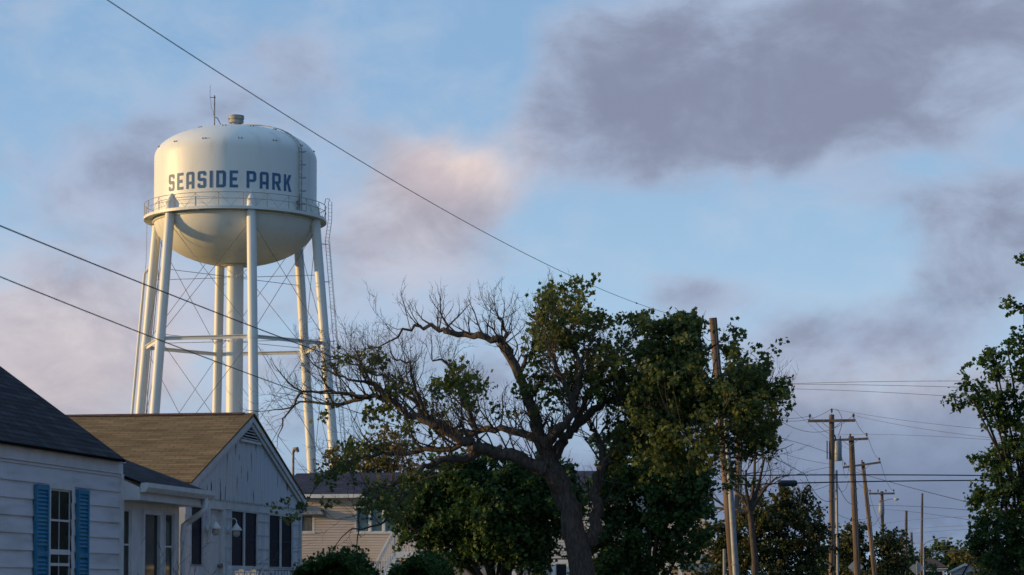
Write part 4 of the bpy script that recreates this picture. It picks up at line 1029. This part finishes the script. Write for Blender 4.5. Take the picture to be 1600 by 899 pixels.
# ------------------------------------------------------------------ unseen house added across the street to dim facades and window reflections
def across(label, X, Y0, Y1, eave, ridge, wallm, roofm):
    h = thing('house', label, 'house', (X, (Y0+Y1)/2, 0), 0, 'unseen houses added on the right side of the street'); L = Y1-Y0; D = 9
    o = Wall((0, L/2, 0), (0, -1, 0), (-1, 0, 0))
    hl = [(L*.12, L*.12+1.2, 1.1, 2.5), (L*.72, L*.72+1.2, 1.1, 2.5)]
    mb = MB(); o.siding(mb, 0, L, 0, eave, .2, hl, lap=.015); mb.build('wall', wallm, h)
    for q_ in hl: o.window(h, *q_, rows=2)
    dr = MB(); o.box(dr, L*.48, L*.48+.95, .3, 2.4, .02, .07); dr.build('door', 'shutter', h)
    mb = MB()
    for y0, y1 in ((-L/2, -L/2+.1), (L/2-.1, L/2)):
        mb.prism([(.12, y0, 0), (D, y0, 0), (D, y0, eave), (D/2, y0, ridge-.15), (.12, y0, eave)], (0, y1-y0, 0))
    mb.build('side_wall', wallm, h)
    roof_slab('roof', roofm, h, (-.4, L/2+.3, eave-.1), (-.4, -L/2-.3, eave-.1), (D/2, L/2+.3, ridge), (D/2, -L/2-.3, ridge), .12)
    roof_slab('roof', roofm, h, (D+.4, -L/2-.3, eave-.1), (D+.4, L/2+.3, eave-.1), (D/2+.01, -L/2-.3, ridge), (D/2+.01, L/2+.3, ridge), .12)
across('grey roofed house added unseen across the street to dim facades and window reflections', 9.5, 22, 38, 5.6, 8.6, 'vinyl', 'roofslate')

# ------------------------------------------------------------------ trees
from mathutils import noise as mnoise
def sprays(cs, per, length, sd, seed, up=.25, center=None):
    """leaf positions along a short drooping spray at every cluster point"""
    r = np.random.default_rng(seed); c = np.asarray(cs); n = len(c); d = r.normal(size=(n, 3)); 
    if center is not None: o = c-np.asarray(center); o /= np.linalg.norm(o, axis=1, keepdims=True)+1e-6; d = d*.7+o*1.0
    d[:, 2] += up; d /= np.linalg.norm(d, axis=1, keepdims=True)
    i = np.repeat(np.arange(n), per); t = r.uniform(-.35, 1, len(i)); L = (length*r.uniform(.5, 1.5, n))[i]
    p = c[i]+d[i]*(t*L)[:, None]+r.normal(size=(len(i), 3))*(sd*(1.15-.6*np.abs(t)))[:, None]
    p[:, 2] -= .25*L*t*t
    return p, i
TW = 1.0
def leaves_mesh(name, centers, size, m, parent, seed=1, tint=None, droop=.3):
    r = np.random.default_rng(seed); n = len(centers); c = np.asarray(centers, dtype=np.float64)
    s = size*r.uniform(.65, 1.3, n)
    d = r.normal(size=(n, 3)); d[:, 2] -= droop; d /= np.linalg.norm(d, axis=1, keepdims=True)
    u = r.normal(size=(n, 3)); u[:, 2] += .8; u -= d*(u*d).sum(1, keepdims=True); u /= np.linalg.norm(u, axis=1, keepdims=True)
    w = np.cross(d, u)
    # five-pointed leaf: two halves folded on the midrib
    prof = [(0, 0), (.42, .12), (.30, .42), (.56, .60), (.22, .72), (0, 1.0)]
    V = np.zeros((n, 10, 3))
    for k, (a, b) in enumerate(prof):
        V[:, k] = c+d*(b*s)[:, None]+w*(a*s)[:, None]+u*(a*.35*s)[:, None]
    for k, (a, b) in enumerate(prof[1:5]):
        V[:, 6+k] = c+d*(b*s)[:, None]-w*(a*s)[:, None]+u*(a*.35*s)[:, None]
    fr = np.array([0, 1, 2, 3, 4, 5]); fl_ = np.array([5, 9, 8, 7, 6, 0])
    idx = (np.arange(n)*10)[:, None]
    loops_ = np.concatenate([idx+fr, idx+fl_], axis=1).reshape(-1)
    me = bpy.data.meshes.new(name); me.vertices.add(n*10); me.vertices.foreach_set('co', V.reshape(-1))
    me.loops.add(n*12); me.loops.foreach_set('vertex_index', loops_.astype(np.int32))
    me.polygons.add(n*2); me.polygons.foreach_set('loop_start', (np.arange(n*2)*6).astype(np.int32)); me.update(calc_edges=True)
    at = me.attributes.new('tint', 'FLOAT', 'FACE')
    tv = r.beta(2, 3, n) if tint is None else np.clip(tint+r.normal(0, .14, n), 0, 1)
    at.data.foreach_set('value', np.repeat(tv, 2).astype(np.float32))
    me.materials.append(MT[m]); o = bpy.data.objects.new(name, me); COL.objects.link(o)
    if parent: o.parent = parent
    return o
class Tree:
    def __init__(s, seed): s.r = random.Random(seed); s.mb = MB(); s.tips = []
    def limb(s, pts, rad, n=9): s.mb.tube(pts, rad, n, cap=True)
    def grow(s, p, d, L, r, lvl, up=.15, kids=4, spread=.9, curl=.17, leafy=None):
        R = s.r; p = Vector(p); d = Vector(d).normalized(); nseg = 6 if lvl else 4; pts = [p.copy()]; rads = [r]; dirs = [d.copy()]
        for k in range(nseg):
            d = (d+Vector((R.gauss(0, curl), R.gauss(0, curl), R.gauss(0, curl)+up))).normalized()
            p = p+d*(L/nseg); pts.append(p.copy()); rads.append(r*(1-.78*(k+1)/nseg)); dirs.append(d.copy())
        s.mb.tube(pts, rads, 3 if r < .012 else (4 if r < .03 else 7), cap=False)
        if lvl == 0: s.tips.append((pts[-1], pts[2])); return
        for k in range(kids):
            t = .22+.75*(k+R.random())/kids; i = min(nseg-1, int(t*nseg)); q = pts[i].lerp(pts[i+1], t*nseg-i); dd = dirs[i]
            ax = dd.orthogonal(); ax.rotate(Matrix.Rotation(R.uniform(0, 6.28), 3, dd)); nd_ = (dd*1.0+ax*R.uniform(.5, 1.1)*spread)
            s.grow(q, nd_, L*R.uniform(.38, .68)*(1.1-.4*t), max(r*(1-.7*t)*.6, .0035), lvl-1, up, max(2, kids-1), spread, curl)
        s.tips.append((pts[-1], pts[-3]))
def clump_leaves(cs, n, sd, seed):
    r = np.random.default_rng(seed); cs = np.asarray(cs); k = len(cs); i = r.integers(0, k, n)
    return cs[i]+r.normal(size=(n, 3))*sd, i

# --- the bare and leafy tree in the middle
YT = 42.0
mt = thing('tree', 'large gnarled tree with bare crown at left and leaves at right', 'tree', (at_y(925, 1050, YT).x, YT, 0))
TB = Vector(mt.location)
def tp3(x, y, dy=0): return at_y(x, y, YT+dy)
PXM = YT/F
T = Tree(11)
def limb(pp, r0, r1, kids=6, tw=1.0, lvl=2, up=.16, len_=1.3):
    """pp: list of (x, y, dy); radii in px"""
    ctrl = [tp3(*p) for p in pp]; pts = []; 
    for i in range(len(ctrl)-1):
        a = ctrl[max(i-1, 0)]; b = ctrl[i]; c = ctrl[i+1]; d = ctrl[min(i+2, len(ctrl)-1)]
        for k in range(4):
            t = k/4; pts.append(.5*((2*b)+(c-a)*t+(2*a-5*b+4*c-d)*t*t+(3*b-a-3*c+d)*t**3))
    pts.append(ctrl[-1]); m = len(pts)
    R = T.r
    for i in range(1, m-1): pts[i] = pts[i]+Vector((R.gauss(0, 1), R.gauss(0, 1), R.gauss(0, 1)))*(.014+.016*(r1 < 4))
    rads = [(r0+(r1-r0)*(i/(m-1)))*PXM*(1+R.gauss(0, .04)) for i in range(m)]
    T.mb.tube(pts, rads, 12 if r0 > 8 else 8)
    kids = int(kids*2.3)
    for k in range(kids):
        t = (k+R.random())/kids*.9+.1; i = min(m-2, int(t*(m-1))); q = pts[i]; dd = (pts[i+1]-pts[i]).normalized()
        ax = dd.orthogonal(); ax.rotate(Matrix.Rotation(R.uniform(0, 6.28), 3, dd)); ax.z = abs(ax.z)*.7+.12
        T.grow(q, dd*.7+ax*R.uniform(.7, 1.2), len_*R.uniform(.5, 1.1), min(rads[i]*.42, .02)*tw, lvl, up, 4, .95)
    T.grow(pts[-1], pts[-1]-pts[-2], len_*.8, max(r1*PXM, .008), lvl, up, 4, .8)
    return pts
limb([(932, 1056, 0), (924, 960, 0), (908, 885, 0), (893, 810, 0), (878, 765, 0), (866, 738, 0)], 23, 15, 0, 1)
limb([(880, 770, 0), (866, 738, 0), (853, 695, .1), (838, 668, .1), (829, 628, .2), (811, 586, .3), (786, 540, .4), (760, 527, .4), (715, 520, .5), (681, 513, .5), (649, 511, .5), (618, 529, .4)], 13, 1.6, 16, 1, len_=.95)
limb([(806, 575, .3), (792, 540, .4), (785, 505, .5), (778, 495, .5)], 4, 1.2, 7, len_=.7)
limb([(811, 586, .3), (830, 550, .6), (842, 510, .9), (850, 490, 1)], 4, 1.2, 6, len_=.7)
limb([(885, 785, 0), (863, 745, -.2), (832, 727, -.4), (785, 708, -.6), (754, 701, -.7), (733, 693, -.8), (700, 675, -.9), (670, 659, -1), (639, 649, -1), (602, 625, -1), (560, 617, -1), (524, 615, -1), (472, 612, -1)], 13, 1.6, 18, 1, len_=1.1)
limb([(785, 708, -.6), (733, 697, -.5), (690, 702, -.3), (644, 706, -.1), (600, 709, .1), (560, 716, .2), (520, 735, .2)], 6, 1.5, 12)
limb([(760, 703, -.6), (712, 717, -.8), (680, 722, -1), (644, 743, -1.2), (605, 765, -1.3), (576, 785, -1.4), (560, 810, -1.4)], 7, 1.5, 8)
limb([(655, 740, -1.2), (630, 780, -1.5), (590, 818, -1.7), (545, 830, -1.8)], 3, 1, 6, 1, 1, .0)
limb([(853, 690, 0), (820, 680, .3), (785, 670, .6), (743, 675, .8), (702, 672, .9), (665, 650, 1), (630, 610, 1.1), (600, 590, 1.1), (560, 570, 1.1)], 7, 1.4, 14, len_=1.1)
limb([(743, 675, .8), (735, 640, .9), (715, 605, 1), (700, 570, 1.1), (675, 560, 1.1)], 4.5, 1.2, 10, len_=.8)
limb([(602, 625, -1), (575, 590, -.9), (555, 560, -.8), (530, 560, -.7)], 3, 1, 8, len_=.8)
limb([(670, 659, -1), (650, 610, -1.1), (640, 570, -1.2), (615, 560, -1.2)], 3, 1, 8, len_=.7)
limb([(853, 695, 0), (872, 672, -.4), (889, 655, -.6), (900, 602, -.7), (910, 566, -.7), (890, 534, -.6), (878, 490, -.5)], 9, 1.6, 12, len_=.9)
limb([(900, 640, -.6), (880, 600, -.9), (862, 560, -1.1), (852, 520, -1.2)], 5, 1.2, 8, len_=.9)
limb([(864, 715, .1), (880, 690, .2), (895, 670, .2), (931, 639, .2), (965, 622, .2), (999, 613, .2), (1045, 590, .2), (1085, 560, .2)], 9, 2.5, 12, len_=.9)
limb([(895, 670, .2), (926, 602, .6), (952, 570, .8), (965, 545, .9)], 5, 1.3, 8, len_=.8)
limb([(925, 850, .1), (932, 795, .1), (936, 748, .1), (952, 722, .1), (978, 698, 0), (1004, 675, 0), (1045, 640, -.1), (1090, 610, -.2), (1130, 600, -.3)], 10, 2.5, 12, len_=.8)
limb([(945, 735, .1), (936, 690, .4), (922, 665, .5), (915, 630, .6)], 6, 1.5, 7)
limb([(1004, 675, 0), (1060, 668, .4), (1110, 655, .5), (1160, 640, .5), (1195, 620, .5)], 5, 1.5, 12, len_=.8)
limb([(1045, 640, -.1), (1085, 690, -.4), (1120, 710, -.6), (1150, 715, -.7)], 4, 1.5, 8, 1, 2, 0)
limb([(575, 618, -1), (530, 632, -.8), (480, 628, -.7), (435, 640, -.6)], 3.5, 1, 9, .9, 2, .05, .9)
limb([(620, 635, -1), (580, 600, -1.2), (535, 590, -1.3), (490, 570, -1.3)], 3.5, 1, 9, .9, 2, .1, .9)
limb([(472, 612, -1), (450, 640, -1), (440, 670, -1)], 2, 1, 3, .8, 1, 0, .8)
o = rel(T.mb, TB).build('trunk', 'bark', mt, True, 60)
REG = [(885, 478, 48, 30, 2.2), (870, 520, 40, 36, 2.2), (918, 520, 34, 34, 1.5), (858, 580, 40, 26, .8), (925, 590, 36, 24, .7), (1030, 545, 44, 42, 2.0), (1060, 500, 22, 22, 1.4), (1085, 575, 75, 62, 3.6), (1040, 610, 70, 50, 2.8),
       (1135, 610, 64, 50, 2.6), (1185, 630, 42, 34, 1.3), (1138, 545, 20, 26, .5), (1050, 670, 70, 44, 2.4), (1120, 680, 50, 40, 1.6), (1180, 690, 34, 22, .7), (1000, 590, 40, 40, 1.3), (960, 560, 30, 26, .5),
       (995, 655, 44, 40, .9), (712, 598, 44, 28, 1.1), (735, 615, 36, 26, .8), (655, 600, 38, 18, .55), (600, 606, 50, 22, .8), (550, 562, 36, 12, .35), (590, 570, 26, 12, .25), (620, 640, 56, 22, .6), (560, 650, 46, 20, .5),
       (700, 650, 46, 22, .4), (470, 790, 34, 18, .5), (520, 745, 42, 16, .4), (612, 770, 40, 24, .8), (588, 790, 30, 22, .7), (650, 690, 60, 20, .5), (545, 700, 40, 18, .4), (840, 620, 40, 20, .3), (780, 640, 40, 16, .25), (1095, 640, 60, 40, 2.2), (985, 690, 44, 34, 1.2), (1072, 525, 40, 34, 1.3), (1030, 590, 50, 44, 1.8), (1150, 660, 50, 36, 1.3), (1010, 640, 50, 40, 1.4), (1200, 628, 30, 26, 1.0), (1165, 585, 34, 26, .9), (1205, 660, 20, 20, .4), (1080, 715, 46, 28, 1.0), (1128, 738, 26, 24, .5), (1035, 720, 40, 30, .7), (1010, 505, 24, 18, .4), (960, 610, 34, 26, .5)]
tips = np.array([t[0] for t in T.tips]); tpx = np.array([pix(t) for t in tips])
cs = []; wt = []
R2 = random.Random(3)
tw = MB()
for (x, y, rx, ry, k) in REG:
    dd_ = ((tpx[:, 0]-x)/rx)**2+((tpx[:, 1]-y)/ry)**2
    near = tips[dd_ < 1.1]
    nc = max(3, int((50 if x > 830 else 28)*k))
    for j in range(nc):
        if len(near) and R2.random() < .55: c = Vector(near[R2.randrange(len(near))])+Vector((R2.gauss(0, .08),)*3)
        else:
            a = R2.uniform(0, 6.28); q_ = abs(R2.gauss(0, .62)); c = tp3(x+rx*q_*math.cos(a), y+ry*q_*math.sin(a), R2.gauss(0, .55*min(1.5, rx/40)))
            jn = tips[np.argmin(((tips-np.array(c))**2).sum(1))]
            mid = (Vector(jn)+c)/2+Vector((0, 0, -.06)); tw.tube([jn, mid, c], [.006, .005, .003], 3, cap=False)
        px_ = pix(c)
        if 1096 < px_[0] < 1132 and px_[1] < 595: continue
        if 1112 < px_[0] < 1146 and px_[1] > 635 and R2.random() < .75: continue
        if mnoise.noise(Vector(c)*1.9+Vector((3, 7, 1))) < (-.10 if px_[0] < 985 else -.13) or mnoise.noise(Vector(c)*4.5) < -.28: continue
        cs.append(tuple(c)); wt.append(k)
rel(tw, TB).build('twig', 'bark', mt)
pts, ci = sprays(cs, 26, .26, .062, 4, .1)
print('maple', len(cs), len(pts))
ctint = np.random.default_rng(5).uniform(.12, .72, len(cs))
leaves_mesh('crown', pts-np.array(TB), .078, 'leafA', mt, 6, ctint[ci])

# --- generic leafy tree
def leafy(label, x, Y, blobs, leafm, size, dens, seed, group='leafy trees and shrubs', trunk_r=.18, bare=0, sd=.22, barkm='barkdk', per=55, dyk=1.0, cat='tree', name='tree', shell=.5, gapf=2.6):
    base = at_y(x, 915, Y); t = thing(name, label, cat, (base.x, Y, 0), 0, group); B = Vector(t.location); k = Y/F
    Tr = Tree(seed); R = Tr.r; cs = []
    zs = [at_y(b[0], b[1], Y).z for b in blobs]; top = max(zs)
    hub = Vector((base.x+R.gauss(0, .1), Y, max(.6, min(zs)*.55)))
    Tr.mb.tube([B+Vector((0, 0, -.2)), B.lerp(hub, .5)+Vector((R.gauss(0, .06), 0, 0)), hub], [trunk_r*1.15, trunk_r*.9, trunk_r*.8], 10)
    for (bx, by, rx, ry, w) in blobs:
        c = at_y(bx, by, Y); rx_, rz_ = rx*k, ry*k; ry_ = (rx_*.8+rz_*.2)*dyk
        mid = hub.lerp(c, .5)+Vector((R.gauss(0, .15), R.gauss(0, .2), rz_*.1))
        Tr.mb.tube([hub, mid, c], [trunk_r*.42, trunk_r*.24, trunk_r*.1], 7, cap=False)
        nc = max(8, int(2.6*dens*w*(rx_*rz_)))
        for j in range(nc):
            v = Vector((R.gauss(0, 1), R.gauss(0, 1), R.gauss(0, 1))).normalized()*(shell+(1-shell)*R.random()**.5 if R.random() < .8 else R.random())
            q_ = Vector((c.x+v.x*rx_, Y+(c.y-Y)+v.y*ry_, c.z+v.z*rz_))
            if q_.z < .25 or mnoise.noise(q_*gapf/(rx_+.3)) < -.16: continue
            cs.append(tuple(q_))
            if j % 3 == 0: m = (c+q_)/2+Vector((0, 0, .04)); Tr.mb.tube([c, m, q_], [trunk_r*.1, trunk_r*.06, .006], 4, cap=False)
    for j in range(bare):
        bl = blobs[R.randrange(len(blobs))]; c = at_y(bl[0]+R.gauss(0, bl[2]*.5), bl[1]-bl[3]*.4, Y)
        Tr.grow(c, Vector((R.gauss(0, .4), R.gauss(0, .4), 1)), bl[3]*k*R.uniform(.8, 1.5), .02*Y/80, 2, .1, 4)
    rel(Tr.mb, B).build('trunk', barkm, t, True, 60)
    hc_ = np.mean(np.array(cs), axis=0); pts, ci = sprays(cs, per//2, sd*2.0, sd*.42, seed+1, .1, hc_); ok = pts[:, 2] > .05; pts = pts[ok]; ci = ci[ok]
    ct = np.random.default_rng(seed+2).uniform(.08, .8, len(cs))
    leaves_mesh('crown', pts-np.array(B), size, leafm, t, seed+3, ct[ci])
    return t
leafy('dense dark green tree left of the gnarled trunk, before the tan house', 770, 60,
      [(690, 800, 62, 50, 1), (770, 770, 80, 48, 1), (850, 790, 60, 60, 1), (700, 760, 50, 34, 1), (780, 840, 80, 34, 1), (655, 830, 34, 30, .9), (740, 725, 50, 18, .7), (850, 740, 40, 26, .8), (830, 865, 50, 26, .7), (640, 790, 34, 34, .8), (720, 850, 50, 26, .8), (760, 740, 80, 26, .8), (790, 800, 110, 60, 1)],
      'leafB', .105, 62, 21, sd=.19, per=80, gapf=1.6)
leafy('dark green tree right of the gnarled trunk, reaching low', 1010, 62,
      [(985, 850, 60, 60, 1), (1030, 790, 60, 60, 1), (1070, 850, 40, 40, .8), (1010, 730, 56, 40, 1), (960, 760, 40, 50, 1), (1060, 740, 40, 40, .9), (970, 900, 70, 40, 1), (1040, 690, 40, 26, .7), (960, 700, 34, 22, .5), (1085, 770, 36, 44, .8)],
      'leafB', .105, 58, 31, sd=.19, per=80, gapf=1.6)
leafy('olive yellow tree behind the slate roof at the tower feet', 590, 112, [(560, 715, 50, 26, 1), (610, 690, 34, 22, 1), (520, 730, 34, 14, .8), (590, 735, 60, 20, 1), (635, 722, 26, 26, .8)], 'leafC', .15, 16, 41, sd=.26, per=60, bare=6)
leafy('rounded leafy tree with reddish tips right of the metal pole', 1215, 88,
      [(1170, 850, 60, 60, 1), (1235, 850, 55, 60, 1), (1200, 800, 56, 34, .8), (1250, 800, 30, 30, .6), (1215, 775, 44, 20, .5), (1120, 850, 34, 40, .8), (1180, 900, 90, 40, 1), (1275, 850, 20, 40, .6)],
      'leafD', .115, 34, 51, sd=.2, per=70, bare=10)
leafy('bright leafy tree behind the crossarm poles', 1330, 185, [(1335, 860, 34, 30, 1), (1320, 880, 34, 34, 1), (1365, 880, 34, 30, 1), (1345, 835, 22, 16, .8), (1390, 850, 26, 22, .9), (1395, 880, 26, 30, 1), (1340, 910, 70, 30, 1)], 'leafD', .22, 9, 61, sd=.42, per=70, gapf=1.2)
leafy('low dark tree between bare brown pole and slender pole', 1425, 230, [(1427, 880, 26, 22, 1), (1412, 890, 20, 26, 1), (1430, 905, 34, 16, 1)], 'leafB', .28, 6, 65, sd=.45, per=60, gapf=1.2)
leafy('distant dark tree above the far white bungalow', 1480, 320, [(1478, 860, 24, 16, 1), (1462, 872, 20, 14, 1), (1492, 872, 20, 16, 1), (1480, 885, 34, 16, 1)], 'leafB', .4, 4, 71, sd=.6, per=60, gapf=1.2)
leafy('distant olive tree beside the tan two storey house', 1512, 310, [(1515, 866, 24, 14, 1), (1535, 872, 24, 16, 1), (1530, 890, 30, 16, 1)], 'leafC', .4, 4, 75, sd=.6, per=60, gapf=1.2)
leafy('distant brownish bush under the large tree at right', 1545, 200, [(1548, 872, 26, 20, 1), (1535, 890, 22, 20, 1), (1560, 895, 30, 18, 1)], 'leafD', .22, 8, 77, sd=.4, per=60, gapf=1.2)
leafy('far low trees left of the street end', 1290, 240, [(1290, 885, 30, 24, 1), (1265, 895, 30, 24, 1)], 'leafB', .28, 6, 79, sd=.5, per=60, gapf=1.2)
leafy('large dark maple hanging in at the right edge', 1665, 46,
      [(1590, 850, 62, 60, 1), (1570, 790, 48, 44, 1), (1600, 720, 62, 50, 1), (1560, 760, 34, 24, .8), (1545, 830, 30, 30, .8), (1585, 660, 36, 46, 1), (1550, 635, 36, 24, .8), (1520, 625, 30, 14, .6), (1520, 600, 22, 10, .45), (1560, 590, 40, 24, .8),
       (1575, 550, 40, 22, .8), (1640, 600, 50, 70, 1), (1660, 720, 70, 80, 1), (1660, 850, 70, 70, 1), (1600, 480, 32, 14, .5), (1615, 405, 26, 18, .6), (1660, 480, 50, 80, .9), (1550, 555, 22, 14, .4), (1560, 880, 34, 30, .8), (1530, 775, 16, 14, .4), (1523, 848, 12, 8, .3)],
      'leafB', .078, 62, 81, sd=.14, per=66, trunk_r=.14, gapf=2.3)
for i, (Y_, lab) in enumerate(((74, 'nearest'), (88, 'middle'), (102, 'farthest'))):  # unseen evergreens, added so the left houses' panes mirror something dark
    x_ = pix((11, Y_, 3))[0]; q_ = 3700/Y_
    leafy(f'dense evergreen added unseen across the street for dark window reflections, {lab} of three', x_, Y_, [(x_, 915-q_*1.4, q_*5, q_*2.6, 1), (x_+q_, 915-q_*3.4, q_*4, q_*2, 1), (x_-q_*2, 915-q_*2.6, q_*3, q_*1.6, 1)], 'leafB', .32, 4, 200+i, sd=.35, per=50, gapf=.5)
# bare shrub tree behind the metal pole
bt = thing('tree', 'leafless brown tree rising behind the metal pole', 'tree', (at_y(1180, 915, 84).x, 84, 0)); T3 = Tree(91); B = Vector(bt.location)
hub = at_y(1172, 800, 84); T3.mb.tube([B, B.lerp(hub, .6)+Vector((.1, 0, 0)), hub], [.15, .12, .1], 8)
for (x, y, r) in ((1195, 715, .05), (1165, 735, .05), (1140, 760, .045), (1110, 775, .05), (1215, 745, .05), (1180, 690, .04), (1090, 790, .04)):
    e = at_y(x, y, 84+T3.r.gauss(0, .5)); m = hub.lerp(e, .5)+Vector((T3.r.gauss(0, .1), 0, T3.r.gauss(0, .15))); T3.mb.tube([hub, m, e], [.09, .06, .03], 6, cap=False)
    for j in range(4): T3.grow(m.lerp(e, T3.r.random()), (e-m).normalized()+Vector((T3.r.gauss(0, .6), T3.r.gauss(0, .6), T3.r.gauss(0, .4))), 1.3, .022, 2, .08, 4)
rel(T3.mb, B).build('trunk', 'bark', bt, True, 60)
# hedges and the bare shrub
def hedge(label, x0, x1, ytop, Y, seed):
    a, b = at_y(x0, 880, Y).x, at_y(x1, 880, Y).x; zt = at_y(x0, ytop, Y).z; c = (a+b)/2; h = thing('hedge', label, 'hedge', (c, Y, 0), 0, 'clipped hedges by the bungalow')
    r = np.random.default_rng(seed); w = (b-a)/2; n = 26000
    th = r.uniform(0, 2*np.pi, n); ph = r.uniform(0, 1, n)
    rr = r.uniform(.86, 1.02, n)*(1+.05*np.sin(th*7)+.05*np.sin(ph*13))
    z = zt*ph; prof = (1-(ph)**3)**.5
    P = np.stack([w*rr*np.cos(th)*prof, 1.0*rr*np.sin(th)*prof, z*(.97+.03*np.sin(th*5+w))], 1)
    m = r.random(n) < .35
    q_ = r.uniform(-1, 1, (n, 2)); P[m, 0] = q_[m, 0]*w*.8; P[m, 1] = q_[m, 1]*.8; P[m, 2] = zt*(1-.32*(np.abs(q_[m, 0])**3))+r.normal(0, .025, m.sum())-.04*np.sin(q_[m, 0]*9)**2
    sh_ = r.random((n//14, 3)); tip = P[r.integers(0, n, n//14)]; tip = tip[tip[:, 2] > zt*.8]; k_ = len(tip)
    ext = np.concatenate([tip+np.array([[0, 0, .05*q]])*r.uniform(.3, 1.3, (k_, 1)) for q in (1, 2, 3)]); P = np.concatenate([P, ext])
    P[:, 2] += .05*np.sin(P[:, 0]*4.3+w)+.035*np.sin(P[:, 0]*9.7)
    leaves_mesh('foliage', P, .055, 'leafH', h, seed+1, droop=-.6)
    s = MB(); s.lathe([(.9, .02), (.92, zt*.5), (.8, zt*.8), (.4, zt*.9), (.02, zt*.92)], 16)
    s.v = [(v[0]*w*.92, v[1]*.9, v[2]) for v in s.v]; s.build('stem_mass', 'barkdk', h)
hedge('rounded green hedge beneath the tan house stairs, left one', 440, 616, 881, 37, 101)
hedge('lower green hedge beneath the deck, right one', 590, 726, 886, 37.6, 111)
sh = thing('shrub', 'bare twiggy shrub in front of the bungalow corner window', 'shrub', (at_x(300, 900, -11.2).x, at_x(300, 900, -11.2).y, 0)); T5_ = Tree(121)
for j in range(9): T5_.grow((T5_.r.gauss(0, .1), T5_.r.gauss(0, .2), 0), (T5_.r.gauss(0, .25), T5_.r.gauss(0, .5), 1), T5_.r.uniform(1.6, 2.5), .012, 2, .05, 4, .7, .12)
T5_.mb.build('stem', 'bark', sh)
